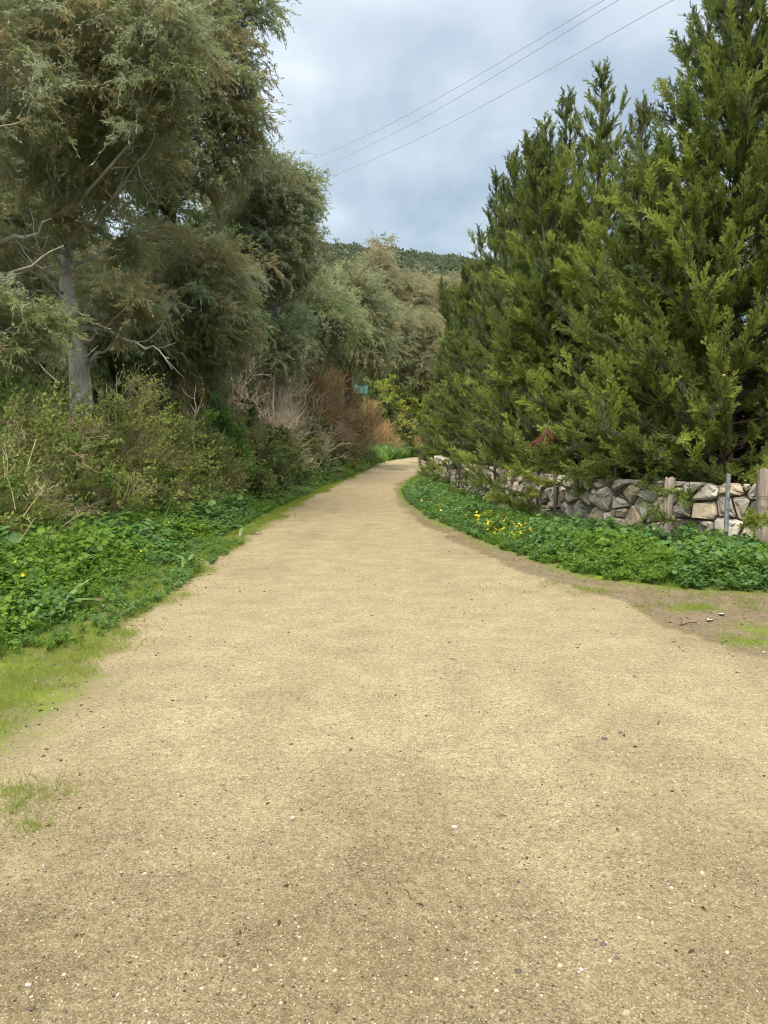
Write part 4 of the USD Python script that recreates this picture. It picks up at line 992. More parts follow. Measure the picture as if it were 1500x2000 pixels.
# stones: cells of a jittered Voronoi pattern on the wall's face
cell_s, cell_z = 0.29, 0.205
cols, rows = int(seg[-1] / cell_s), 5
pts = []
for i in range(-1, cols + 1):
    for j in range(-1, rows + 1):
        pts.append([(i + 0.5 + (0.5 if j % 2 else 0)) * cell_s + rw.uniform(-0.47, 0.47) * cell_s, (j + 0.5) * cell_z - 0.08 + rw.uniform(-0.46, 0.46) * cell_z])
cells = shapely.voronoi_polygons(shapely.MultiPoint(pts))
box_ = shapely.box(0.05, -0.06, seg[-1] - 0.05, WALL_H)
count = 0
more = {}
for c in sorted(cells.geoms, key=lambda g: g.centroid.x):
    c = c.intersection(box_)
    if c.is_empty or c.area < 0.006 or c.geom_type != 'Polygon':
        continue
    c = c.buffer(-0.036).buffer(0.028, join_style=1, quad_segs=2).simplify(0.008)
    if c.is_empty or c.geom_type != 'Polygon':
        continue
    ring = np.array(c.exterior.coords)[:-1]
    if c.exterior.is_ccw is False:
        ring = ring[::-1]
    cen = ring.mean(0)
    bulge = rw.uniform(0.035, 0.10)
    tilt = rw.normal(0, 0.20, 2)
    layers = [(1.0, -0.18), (1.0, 0.0), (0.88, bulge * 0.75), (0.55, bulge * rw.uniform(0.85, 1.1))]
    v = []
    for sc_, o in layers:
        for q_ in ring:
            e = cen + (q_ - cen) * sc_
            off = o + (tilt @ (e - cen) if o > 0 else 0) + (rw.normal(0, 0.011) if o >= 0 else 0)
            e = e + (rw.normal(0, 0.006, 2) if o > 0 else 0)
            p, tg, n = wall_at(e[0])
            nrm = n if n[1] < 0 or n[0] < 0 else -n
            v.append([p[0] + nrm[0] * off, p[1] + nrm[1] * off, e[1]])
    p, tg, n = wall_at(cen[0])
    nrm = n if n[1] < 0 or n[0] < 0 else -n
    v.append([p[0] + nrm[0] * bulge, p[1] + nrm[1] * bulge, cen[1]])
    m_ = len(ring)
    fcs = []
    for L in range(3):
        for a in range(m_):
            b1, b2 = L * m_ + a, L * m_ + (a + 1) % m_
            fcs += [[b1, b2, b2 + m_], [b1, b2 + m_, b1 + m_]]
    for a in range(m_):
        fcs.append([3 * m_ + a, 3 * m_ + (a + 1) % m_, 4 * m_])
    v = np.array(v)
    loc = v.mean(0)
    mk = rw.choice(['stone', 'stone_warm', 'stone_dark'], p=[0.52, 0.26, 0.22])
    if count >= 300:
        more.setdefault(mk, []).append((v, np.array(fcs)))
        continue
    st = usdkit.mesh(stage, path_for('stone', str(t.GetPath())), (v - loc, np.array(fcs)), M[mk], smooth=22)
    UsdGeom.Xformable(st).AddTranslateOp().Set(Gf.Vec3d(*map(float, loc)))
    count += 1


if more:
    part(t, 'far_stones', cat_([x for k_ in more for x in more[k_]]), M['stone'], smooth=22, kind='stuff')


def grain_post(pts, radii, sides=18, seed=0, depth=0.10, oval=1.0):
    """A weathered post: lengthwise grooves and a broken top."""
    rng = np.random.default_rng(seed)
    pts = np.asarray(pts, float)
    tt = np.linspace(0, 1, 14)
    pp = np.stack([np.interp(tt, np.linspace(0, 1, len(pts)), pts[:, a]) for a in range(3)], 1)
    rr = np.interp(tt, np.linspace(0, 1, len(radii)), radii)
    ang = np.arange(sides) * 2 * np.pi / sides
    g = 1 + depth * rng.normal(0, 1, sides).clip(-1.6, 0.8)
    v = []
    for i, (p, r) in enumerate(zip(pp, rr)):
        w = g * (1 + 0.02 * rng.normal(size=sides))
        z = np.full(sides, p[2]) + (rng.normal(0, 0.015, sides) if i == 13 else 0)
        v.append(np.column_stack([p[0] + np.cos(ang) * r * w, p[1] + np.sin(ang) * r * w * oval, z]))
    v = np.vstack([*v, pp[-1] - [0, 0, 0.01], pp[0]])
    f = []
    for i in range(13):
        for a in range(sides):
            c, d = i * sides + a, i * sides + (a + 1) % sides
            f += [[c, d, d + sides], [c, d + sides, c + sides]]
    e = 13 * sides
    for a in range(sides):
        f += [[e + a, e + (a + 1) % sides, len(v) - 2], [(a + 1) % sides, a, len(v) - 1]]
    return v, np.array(f)


b = np.array([*at(1497, 1088, 9.85)[:2], 0])
t = thing('gate_post', 'thick pale weathered wooden post at the right edge, bound with wire', 'post', b)
part(t, 'post', grain_post([[0, 0, -0.1], [0.01, 0, 0.6], [0.0, 0, 1.17]], [0.175, 0.17, 0.165], 30, 3, 0.05), M['post_wood'], smooth=35)
for z in (0.72, 0.85):
    a = np.linspace(0, 2 * np.pi, 25)
    part(t, 'binding_wire', tube(np.column_stack([np.cos(a) * 0.182, np.sin(a) * 0.182, z + 0.015 * np.sin(a * 1)]), [0.004] * 25, 4, False), M['rusty'])
b = np.array([*at(1293, 1074, 10.35)[:2], 0])
top = at(1309, 935, 10.35)
t = thing('leaning_post', 'grey wooden post leaning right against the stone wall', 'post', b)
part(t, 'post', grain_post([[0, 0, -0.1], (top - b) * 0.5 + [0.01, 0, 0], top - b], [0.072, 0.07, 0.066], 14, 4, 0.08, 0.8), M['post_wood'], smooth=35)
b = np.array([*at(1416, 1084, 10.0)[:2], 0])
t = thing('steel_post', 'thin galvanised steel pipe post before the stone wall', 'post', b)
part(t, 'pipe', tube([[0, 0, -0.1], [0, 0, 0.5], [0.003, 0, 1.1]], [0.03] * 3, 14), M['galv'], smooth=40)
part(t, 'cap', tube([[0.003, 0, 1.10], [0.003, 0, 1.115]], [0.033] * 2, 14), M['galv'], smooth=40)
for k, (z0_, z1_) in enumerate([(0.80, 0.85), (0.66, 0.72)]):
    t = None
    p0, p1 = np.array([*at(1416, 1084, 9.97)[:2], z0_]), np.array([*at(1470, 1088, 9.72)[:2], z1_])
    w = part(None, 'fence_wire', tube([p0, (p0 + p1) / 2 - [0, 0, 0.02], p1], [0.0035] * 3, 4), M['rusty'])
    tag(w, ['upper rusty wire strung from the steel pipe to the thick post', 'lower rusty wire strung from the steel pipe to the thick post'][k], 'wire')
thin = [(1210, 1060, 0.93, 'dark thin stake at the wall, nearest left of the leaning post', 0.024), (1092, 1040, 0.80, 'dark stake at the wall behind the yellow flowers', 0.04), (1057, 1030, 0.80, 'dark stake left of the yellow flowers, before the wall', 0.03),
        (1010, 1018, 0.78, 'dark stake at the wall in the middle of the row', 0.032), (973, 1006, 0.80, 'dark stake at the wall, third from the far end', 0.034), (945, 996, 0.80, 'dark stake at the wall, second from the far end', 0.034), (903, 977, 0.85, 'dark stake at the far end of the wall', 0.036)]
for k, (px, py, h, lab, r) in enumerate(thin):
    g_ = G(px, py)
    n = wall_at(np.interp(-g_[1], -WL[::-1][:, 1], seg[::-1]))[2] if False else np.array([-0.75, -0.66])
    b = np.array([g_[0] + n[0] * 0.13, g_[1] + n[1] * 0.13, 0])
    t = thing('fence_stake', lab, 'stake', b, 'dark stakes along the stone wall')
    part(t, 'stake', grain_post([[0, 0, -0.1], [0.01, 0, h * 0.5], [0.02 * (k % 3 - 1), 0, h + 0.2]], [r, r * 0.95, r * 0.9], 8, 20 + k, 0.06), M['dark_wood'], smooth=35)

# ------------------------------------------------------------------ the bank of brambles at left
BANK = [  # x, y, radius, height, kind, label
    (-5.0, 6.9, 1.0, 1.3, 'b', 'low olive bramble at the near left edge, full of straw stalks'),
    (-4.9, 8.7, 1.15, 1.75, 'b', 'olive bramble bush nearest the clump of strap leaves'),
    (-4.65, 10.4, 1.2, 2.15, 'b', 'olive bramble bush below the pale bent trunk'),
    (-4.4, 12.1, 1.2, 2.3, 'b', 'brownish olive bramble bush in the middle of the bank'),
    (-4.1, 13.9, 1.15, 2.25, 'b', 'bramble bush in front of the round ivy mound'),
    (-3.9, 15.9, 1.1, 2.2, 'b', 'bramble bush right of the round ivy mound'),
    (-3.6, 18.0, 1.0, 1.95, 'd', 'dark bramble bush before the grey bare twigs'),
    (-3.5, 20.6, 1.0, 1.95, 'd', 'dark shaded bush left of the hollow in the bank'),
    (-3.35, 23.6, 1.0, 2.0, 'd', 'dark bush with blackish hollow below it'),
    (-3.15, 27.0, 1.0, 2.1, 'd', 'dark green bush along the straight of the track'),
    (-2.95, 31.0, 1.0, 2.1, 'd', 'dark bush beside the narrowing track'),
    (-2.7, 35.5, 1.05, 2.2, 'd', 'dark bush second before the bend'),
    (-2.4, 41.0, 1.1, 2.5, 'd', 'dark bush at the bend of the track'),
    (-6.2, 11.2, 1.2, 2.2, 's', 'leafy pale green shrub at the left end of the bank'),
    (-5.7, 12.9, 1.2, 2.5, 's', 'pale green shrub with upright shoots at the foot of the bent trunk'),
    (-5.2, 14.9, 1.2, 2.55, 's', 'pale green shrub with upright shoots right of the bent trunk'),
    (-4.9, 17.0, 1.2, 2.5, 's', 'pale green shrub with upright shoots left of the ivy mound'),
    (-5.0, 19.6, 1.3, 2.5, 's', 'olive shrub behind the ivy mound'),
    (-7.3, 14.6, 1.0, 1.9, 's', 'low shrub behind the left end of the bank'),
    (-6.9, 17.5, 1.4, 2.5, 'b', 'bramble bush hidden behind the bent trunk'),
    (-6.4, 9.4, 1.1, 1.75, 'b', 'bramble bush at the left edge behind the grey dry twigs'),
]
for k, (x, y, rad, h, kind, lab) in enumerate(BANK):
    keys = {'b': abc('bramble', 'bramble_dark', 'shoot', 'brown_twigs', 'ivy'), 'd': abc('bramble_dark', 'bramble', 'brown_twigs', 'evergreen'), 's': abc('shoot', 'bramble', 'ivy', 'brown_twigs')}[kind]
    w = {'b': (0.47, 0.19, 0.12, 0.07, 0.15), 'd': (0.46, 0.34, 0.08, 0.12), 's': (0.50, 0.27, 0.15, 0.08)}[kind]
    bush('bramble_bush' if kind != 's' else 'leafy_shrub', lab, (x, y), rad, h, keys, int(430 * rad), 0.85 if y < 16 else 1.1, 600 + k, 0.9 if kind == 's' else 0.35, weights=np.repeat(np.array(w) / 3, 3))
bush('ivy_mound', 'round bright green ivy mound on top of the bank', at(442, 830, 17.2), 0.72, 2.3, abc('ivy'), 420, 0.85, 640, 0.4, shell=0.25, bottom=0.9)
bush('ivy_mound', 'small green leafy mound left of the round ivy mound', at(400, 850, 16.4), 0.5, 2.1, abc('ivy', 'shoot'), 240, 0.8, 641, 0.4)

# bare grey bushes, rusty thicket
TW = [(450, 700, 24.0, 1.1, 'tallest bare grey bush with forked pale twigs above the ivy mound'), (520, 716, 25.6, 1.1, 'bare grey twiggy bush left of the middle of the bank'), (585, 722, 30.0, 1.1, 'pale lilac grey twiggy bush in the middle behind the bank'),
      (640, 748, 37.5, 1.1, 'bare grey bush right of the pale lilac one'), (660, 785, 43.0, 1.1, 'bare brown grey bush near the bend'), (395, 765, 23.5, 0.8, 'small bare grey bush left of the ivy mound'), (553, 765, 28.0, 0.9, 'low bare brown grey bush behind the dark bushes')]
for k, (px, py, y, rad, lab) in enumerate(TW):
    top = at(px, py, y)
    bush('bare_bush', lab, top[:2], rad, top[2] * 1.0, abc('grey_twigs', 'brown_twigs'), 95, 1.25, 660 + k, 1.3, weights=np.repeat([0.24, 0.0933], 3), stems=26, stem_mat='twig', shell=0.7, part_name='twigs')
RU = [(500, 664, 31.0, 1.6, 'brown rusty thicket left below the white trunk'), (570, 668, 34.0, 1.6, 'rusty thicket in the middle below the dark trees'), (622, 686, 38.0, 1.8, 'orange brown bare thicket of upright stems'), (664, 702, 44.0, 1.8, 'reddest part of the rusty thicket above the teal netting'),
      (716, 778, 66.0, 2.6, 'brown thicket at the bend of the track'), (768, 800, 74.0, 2.6, 'orange brown shrub at the inside of the bend')]
for k, (px, py, y, rad, lab) in enumerate(RU):
    top = at(px, py, y)
    bush('rusty_thicket', lab, top[:2], rad, top[2] * 0.92, abc('rust_twigs', 'rust_leaves', 'brown_twigs', 'shoot'), 330, 1.5, 680 + k, 1.3, weights=np.repeat(np.array([0.45, 0.25, 0.1, 0.2]) / 3, 3), stems=24, stem_mat='rust', cat='thicket', shell=0.6, part_name='twigs')
for k, (px, py, y, rad, kk, lab) in enumerate([(797, 705, 82, 3.0, ('lime', 'evergreen'), 'yellow green shrub beyond the bend, left of the hedge'), (772, 755, 80, 3.2, ('lime', 'bramble_dark'), 'olive yellow bush closing the view at the bend'),
                                               (825, 740, 92, 4.0, ('evergreen', 'lime'), 'dark green bush beyond the bend behind the yellow green shrub'), (735, 735, 72, 3.0, ('evergreen', 'lime'), 'dark bush right of the teal netting'),
                                               (850, 800, 94, 3.5, ('evergreen', 'lime'), 'green bush on the far side of the track after the bend'), (812, 835, 86, 2.4, ('evergreen', 'bramble_dark'), 'low dark bush at the end of the visible track')]):
    top = at(px, py, y)
    bush('bend_shrub', lab, top[:2], rad, top[2] * 0.9, abc(*kk), 360, 2.6, 690 + k, 0.4, weights=np.repeat(np.array([0.6, 0.4]) / 3, 3))
# more undergrowth so that the wood stands on something
for k, (x, y, rad, h) in enumerate([(-7.5, 30, 2.2, 3.4), (-6.4, 36, 2.2, 3.6), (-5.4, 42, 2.4, 3.8), (-9.5, 33, 2.8, 4.5), (-5, 52, 3, 4.5), (-3.6, 60, 2.6, 4.2), (-7, 42, 3, 5)]):
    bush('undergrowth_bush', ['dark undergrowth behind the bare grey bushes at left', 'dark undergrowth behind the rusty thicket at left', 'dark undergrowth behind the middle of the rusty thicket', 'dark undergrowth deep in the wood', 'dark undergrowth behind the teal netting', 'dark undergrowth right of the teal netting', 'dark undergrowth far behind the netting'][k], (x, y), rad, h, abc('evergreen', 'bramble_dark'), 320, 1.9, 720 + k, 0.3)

# dry stalks and forked dead twigs standing out of the bank
for k, (p0, p1, y, r, lab) in enumerate([((30, 995), (8, 865), 7.6, 0.006, 'straw coloured stalk standing at the near left edge'), ((45, 1010), (90, 935), 7.4, 0.006, 'straw stalk leaning right at the near left edge'), ((35, 1060), (70, 1010), 7.0, 0.005, 'broken straw stalk low at the left edge'),
                                         ((120, 1030), (165, 1000), 7.6, 0.005, 'thin dry stalk lying over the weeds'), ((290, 960), (305, 935), 9.0, 0.004, 'curved dry tendril in the middle of the bank')]):
    a, b_ = at(*p0, y), at(*p1, y)
    t = thing('dry_stalk', lab, 'stalk', a)
    part(t, 'stem', tube(curve(a, b_, 5, 0.03, 5 + k, 0.0) - a, np.linspace(r * 0.7, r * 0.4, 5), 5), M['straw'])
    sb = [curve(a + (b_ - a) * u, a + (b_ - a) * u + np.array([s_ * 0.05, 0.03, 0.09]), 4, 0.1, 50 + k) - a for u, s_ in ((0.55, 1), (0.75, -1))]
    part(t, 'side_stems', cat_([tube(x_, np.linspace(r * 0.6, r * 0.3, 4), 4) for x_ in sb]), M['straw'])
for k, (px, py, y, h, lab) in enumerate([(62, 852, 11.5, 0.62, 'forked dead grey twig against the dark gap'), (205, 800, 14.2, 0.5, 'bare grey twig tip left of the bent trunk foot'), (225, 800, 13.6, 0.6, 'tall bare grey twig over the pale shoots'), (270, 800, 13.8, 0.55, 'bare grey twig pair right of the bent trunk'), (380, 815, 15.0, 0.6, 'bare grey twig right of the pale shoots')]):
    a = at(px, py, y)
    t = thing('dead_twig', lab, 'twig', a)
    rg = np.random.default_rng(800 + k)
    part(t, 'stem', tube(curve(np.array([0, 0, -0.8]), np.array([0.04, 0, h]), 8, 0.06, k), np.linspace(0.014, 0.006, 8), 5), M['twig'])
    for s_ in range(4):
        p0 = np.array([0.02, 0, h * rg.uniform(0.0, 0.7)])
        part(t, 'fork', tube(curve(p0, p0 + np.array([rg.choice([-1, 1]) * rg.uniform(0.12, 0.3), rg.normal(0, 0.1), rg.uniform(0.15, 0.35)]), 5, 0.08, 9 + s_), np.linspace(0.008, 0.004, 5), 4), M['twig'])
bush('dry_twigs', 'greyish dry twigs at the left edge above the straw stalks', (-4.75, 9.4), 0.8, 1.75, abc('grey_twigs'), 18, 0.5, 830, 1.3, stems=5, stem_mat='twig', part_name='twigs')

# teal netting far behind
a = at(690, 768, 62)
t = thing('garden_netting', 'teal green netting hung on posts beyond the rusty thicket', 'netting', (a[0], a[1], 0))
wd = at(718, 768, 62)[0] - a[0]
topz, botz = at(700, 746, 62)[2], at(700, 768, 62)[2]
u, v_ = np.meshgrid(np.linspace(0, 1, 14), np.linspace(0, 1, 8))
nv = np.column_stack([(u * wd).ravel(), (0.08 * np.sin(u * 19) * v_).ravel(), (topz + (botz - topz) * v_ - 0.25 * np.sin(np.pi * u) * (1 - v_) - 0.2 * u * (1 - v_)).ravel()])
i, j = np.meshgrid(np.arange(7), np.arange(13), indexing='ij')
qq = np.stack([i * 14 + j, i * 14 + j + 1, (i + 1) * 14 + j + 1, (i + 1) * 14 + j], -1).reshape(-1, 4)
nf = np.vstack([qq[:, [0, 1, 2]], qq[:, [0, 2, 3]]])
part(t, 'net', cat_([(nv, nf), (nv + [0, 0.012, 0], nf[:, ::-1])]), M['netting'], smooth=True)
for x_ in (0.0, wd):
    part(t, 'post', tube([[x_, 0.05, -0.1], [x_, 0.05, topz + 0.1]], [0.035, 0.03], 6), M['dark_wood'])

# small dark gate posts at the bend, dark stump in the weeds
for k, (px, py, hh) in enumerate([(820, 905, 0.85), (835, 903, 0.8)]):
    g_ = G(px, py + 4)
    t = thing('bend_post', ['left of two small dark posts where the track disappears', 'right of two small dark posts where the track disappears'][k], 'post', (g_[0], g_[1], 0))
    part(t, 'post', grain_post([[0, 0, -0.1], [0.02, 0, hh]], [0.06, 0.05], 8, 60 + k), M['dark_wood'])
g_ = G(832, 945)
t = thing('tree_stump', 'small dark stump among the weeds below the hedge', 'stump', (g_[0], g_[1], 0))
part(t, 'stump', grain_post([[0, 0, -0.1], [0.0, 0, 0.38]], [0.24, 0.19], 14, 70, 0.10), M['dark_wood'], smooth=40)

# ------------------------------------------------------------------ weeds, moss, flowers
def ground_pts(poly, n, rng):
    p = sample_poly(poly, n, rng)
    return np.column_stack([p, height(p[:, 0], p[:, 1])])


def flat_quats(n, rng, lean=0.15):
    a = rng.uniform(0, 2 * np.pi, n)
    return quats(np.column_stack([np.cos(a), np.sin(a), rng.normal(0, lean, n)]), rng.normal(0, lean, n))


rg = np.random.default_rng(901)
p = np.vstack([ground_pts(weed_left_poly.intersection(shapely.box(-9, 3, 3, 12)), 2300, rg), ground_pts(weed_left_poly.intersection(shapely.box(-9, 12, 3, 24)), 1700, rg), ground_pts(weed_left_poly.intersection(shapely.box(-9, 24, 3, 55)), 1300, rg), ground_pts(far_verge, 1500, rg)])
edge = shapely.distance(shapely.LineString(weed_left_front), shapely.points(p[:, :2]))
lush = 0.5 + 0.9 * np.clip(edge / 0.8, 0, 1) + 0.5 * (fbm(p * 0.9, 3, 8) - 0.5)
tone = fbm(p * 0.6 + 40, 3, 12)
idx = np.where(rg.random(len(p)) < 0.2, 6 + rg.integers(0, 3, len(p)), np.where(tone + rg.normal(0, 0.08, len(p)) > 0.5, rg.integers(0, 3, len(p)), 3 + rg.integers(0, 3, len(p))))
pp = p.copy()
pp[:, 2] += np.clip(edge - 0.5, 0, 1) * 0.22 * rg.random(len(p))
sp_ = ground_pts(shapely.LineString(weed_left_front[2:7]).buffer(0.55).difference(weed_left_poly).difference(road_poly), 400, rg)
p, pp, lush = np.vstack([p, sp_]), np.vstack([pp, sp_]), np.r_[lush, np.full(len(sp_), 0.32)]
idx = np.r_[idx, rg.choice([0, 1, 2, 3, 4, 5], len(sp_))]
w = scatter(None, 'verge_weeds', abc('herb', 'herb_blue', 'tall_grass'), idx, pp, flat_quats(len(p), rg), np.minimum(lush, 1.6) * np.where(p[:, 1] > 46, 2.2, np.where(p[:, 1] > 24, 1.5, 1.15)) * np.exp(rg.normal(-0.08, 0.28, len(p))).clip(0.4, 1.7))
tag(w, 'dense green weeds along the left side of the track below the brambles', 'weeds')
p = np.vstack([ground_pts(weed_right_poly.intersection(shapely.box(-2, 5, 12, 13)), 2600, rg), ground_pts(weed_right_poly.intersection(shapely.box(-2, 13, 12, 24)), 1800, rg), ground_pts(weed_right_poly.intersection(shapely.box(-2, 24, 12, 55)), 500, rg)])
edge = shapely.distance(shapely.LineString(weed_right_front), shapely.points(p[:, :2]))
lush = 0.55 + 0.85 * np.clip(edge / 0.6, 0, 1) + 0.5 * (fbm(p * 1.1, 3, 18) - 0.5)
tone = fbm(p * 0.8 + 70, 3, 13)
idx = np.where(rg.random(len(p)) < 0.13, 6 + rg.integers(0, 3, len(p)), np.where(tone + rg.normal(0, 0.08, len(p)) > 0.47, rg.integers(0, 3, len(p)), 3 + rg.integers(0, 3, len(p))))
w = scatter(None, 'wall_weeds', abc('herb', 'herb_blue', 'tall_grass'), idx, p, flat_quats(len(p), rg), lush * 0.72 * np.exp(rg.normal(-0.08, 0.32, len(p))).clip(0.35, 1.8))
tag(w, 'lush green weeds growing along the foot of the stone wall', 'weeds')

rg = np.random.default_rng(905)
strip = shapely.Polygon([*map(tuple, weed_left_front), (-0.2, 52), *[tuple(p_ + [0.12, 0]) for p_ in left_edge[:8][::-1]], (-1.75, 3.9), (-1.8, 2.6), (-4.2, 2.6)]).buffer(0)
p = ground_pts(strip, 6500, rg)
dd = shapely.distance(road_poly, shapely.points(p[:, :2]))
wv = fbm(p * 1.6, 4, 31)
p = p[(wv + np.clip(dd / 0.6, 0, 0.30) + rg.normal(0, 0.06, len(p)) > 0.68) & (rg.random(len(p)) < 0.55)]
extra = []
for px, py, n_, r_ in [(55, 1555, 5, 0.04), (25, 1580, 4, 0.03), (100, 1553, 5, 0.03), (60, 1612, 4, 0.025), (270, 1258, 8, 0.10), (165, 1270, 14, 0.10), (10, 1545, 4, 0.03), (1365, 1188, 30, 0.17), (1480, 1255, 12, 0.14), (1140, 1150, 24, 0.25), (1320, 1158, 24, 0.3), (1440, 1165, 24, 0.3)]:
    c = G(px, py)
    e = rg.normal(0, 1, (n_, 2)) * [r_ * 1.4, r_ * 0.8] + c
    extra.append(np.column_stack([e, height(e[:, 0], e[:, 1])]))
p = np.vstack([p, *extra])
w = scatter(None, 'verge_grass', abc('moss_grass'), rg.integers(0, 3, len(p)), p, flat_quats(len(p), rg), rg.uniform(0.3, 1.0, len(p)) * np.where(p[:, 1] > 14, 1.5, 1.0))
tag(w, 'short yellow green grass and moss at the edges of the track', 'grass')

rg = np.random.default_rng(907)
fl = []
for px0, px1, py0, py1, n_, y0, y1, h0, h1 in [(930, 1110, 0, 0, 300, 10.8, 14.5, 0.26, 0.46), (820, 960, 0, 0, 120, 14, 22, 0.18, 0.36), (1110, 1330, 0, 0, 14, 9.6, 11, 0.3, 0.42)]:
    y = rg.uniform(y0, y1, n_)
    x = (rg.uniform(px0, px1, n_) - 750) / 1500 * y
    ok = shapely.contains_xy(weed_right_poly, x, y)
    fl.append(np.column_stack([x, y, rg.uniform(h0, h1, n_) * 0.62])[ok])
p = np.vstack(fl)
tag(scatter(None, 'wall_flowers', ['yellow_flower'], np.zeros(len(p)), p - [0, 0, 0.02], flat_quats(len(p), rg, 0.5), rg.uniform(1.2, 2.3, len(p))), 'yellow wild flowers among the weeds along the wall', 'flowers')
p = ground_pts(weed_left_poly, 260, rg)
p[:, 2] += rg.uniform(0.2, 0.45, len(p))
tag(scatter(None, 'verge_flowers', ['yellow_flower', 'white_flower'], (rg.random(len(p)) < 0.12).astype(int), p - [0, 0, 0.02], flat_quats(len(p), rg, 0.5), rg.uniform(0.8, 1.5, len(p))), 'scattered small yellow flowers in the weeds at left', 'flowers')


# plants with large leaves
def big_leaf(rng, L, W, bend, lobed=False, n=9):
    t = np.linspace(0, 1, n)
    w = np.sin(np.pi * np.clip(t * 0.93 + 0.05, 0, 1)) ** 0.8 * W / 2 if not lobed else np.sin(np.pi * (t * 0.9 + 0.08)) ** 0.5 * W / 2 * (1 + 0.12 * np.cos(t * 22))
    x = L * np.sin(bend * t) / bend
    z = L * (1 - np.cos(bend * t)) / bend
    rows = []
    for k in range(n):
        for s_, dz in ((-1, 0.16), (-0.5, 0.03), (0, -0.02), (0.5, 0.03), (1, 0.16)):
            rows.append([x[k], s_ * w[k], -z[k] + dz * w[k] + 0.006 * rng.normal()])
    i, j = np.meshgrid(np.arange(n - 1), np.arange(4), indexing='ij')
    q_ = np.stack([i * 5 + j, i * 5 + j + 1, (i + 1) * 5 + j + 1, (i + 1) * 5 + j], -1).reshape(-1, 4)
    return np.array(rows), np.vstack([q_[:, [0, 1, 2]], q_[:, [0, 2, 3]]])


M['strap'] = rough_mat('strap_leaf', [(0.3, (0.055, 0.105, 0.018)), (0.7, (0.105, 0.175, 0.038))], scale=9.0, stretch=(0.6, 5, 1), bump=0.15, rough=0.4, spec=0.5)
M['mallow'] = rough_mat('broad_leaf', [(0.3, (0.035, 0.105, 0.030)), (0.7, (0.085, 0.19, 0.06))], scale=14.0, bump=0.4, dist=0.01, rough=0.55, spec=0.35)


def leafy(name, label, base, n, L, W, elev, bend, mat, seed, lobed=False, stalk=0.0):
    rng = np.random.default_rng(seed)
    t = thing(name, label, 'plant', base)
    for k in range(n):
        a = k * 2.4 + rng.normal(0, 0.3)
        v, f = big_leaf(rng, L * rng.uniform(0.7, 1.1), W * rng.uniform(0.8, 1.1), rng.uniform(0.5, 1.2) * bend, lobed)
        e = rng.uniform(*elev)
        Rm = (Rotation.from_euler('z', a) * Rotation.from_euler('y', -e)).as_matrix()
        off = np.array([math.cos(a) * 0.05, math.sin(a) * 0.05, 0.02])
        if stalk:
            h = stalk * rng.uniform(0.6, 1.1)
            off = np.array([math.cos(a) * h * 0.5, math.sin(a) * h * 0.5, h])
            part(t, 'stem', tube([[0, 0, -0.03], off * [0.5, 0.5, 0.6], off], [0.006, 0.005, 0.004], 5), M[mat])
        part(t, 'leaf', (v @ Rm.T + off, f), M[mat], smooth=True)


for k, (px, py, n, L, lab) in enumerate([(48, 1150, 5, 0.34, 'upright strap leaved plant at the near left edge of the weeds'), (120, 1165, 5, 0.34, 'strap leaved plant with leaves bent flat over the weeds'), (365, 1075, 5, 0.30, 'strap leaved plant low beside the verge, middle left'), (140, 1105, 6, 0.38, 'strap leaved plant with broad curling leaves behind the others'), (478, 1005, 5, 0.30, 'strap leaved plant farthest along the verge')]):
    g_ = G(px, py + 40)
    leafy('strap_leaf_plant', lab, (g_[0], g_[1], 0.10), n, L * 1.05, 0.07, (0.5, 1.3) if k in (0, 3) else (0.2, 0.9), 1.3, 'strap', 940 + k)
for k, (px, py, y, n, L, lab) in enumerate([(1265, 1050, 9.9, 7, 0.20, 'broad leaved mallow at the foot of the leaning post'), (1325, 1065, 9.6, 5, 0.17, 'broad leaved mallow right of the leaning post'), (1040, 1045, 11.6, 6, 0.16, 'broad leaved mallow beside the yellow flowers'), (1190, 1065, 9.9, 6, 0.15, 'broad leaved mallow before the thin stake'), (1480, 1075, 9.3, 7, 0.16, 'broad leaved mallow at the foot of the thick post'), (1400, 1085, 9.3, 6, 0.14, 'broad leaved mallow at the foot of the steel pipe')]):
    b = at(px, py, y)
    leafy('mallow_plant', lab, (b[0], b[1], 0.02), n, L, L * 1.0, (-0.1, 0.5), 0.9, 'mallow', 960 + k, True, 0.27)

# ------------------------------------------------------------------ gravel, stones and litter on the track
rg = np.random.default_rng(910)
n1, n2 = 52000, 22000
y = 1.6 + 4.2 * rg.random(n1) ** 1.5
x = rg.uniform(-0.62, 0.62, n1) * (y + 0.5)
y2 = rg.uniform(5.0, 13, n2)
x2 = rg.uniform(-2.2, 3.0, n2)
x, y = np.r_[x, x2], np.r_[y, y2]
ok = shapely.contains_xy(road_poly.buffer(0.25), x, y)
x, y = x[ok], y[ok]
sz = np.exp(rg.normal(math.log(0.0022), 0.48, len(x))).clip(0.0015, 0.014) * np.where(y > 5.5, 1.3, 1.0)
p = np.column_stack([x, y, height(x, y) + sz * 0.02])
tag(scatter(None, 'loose_gravel', abc('pebble'), rg.integers(0, 3, len(x)), p, flat_quats(len(x), rg, 0.3), sz), 'loose pebbles and grit strewn over the track', 'gravel')


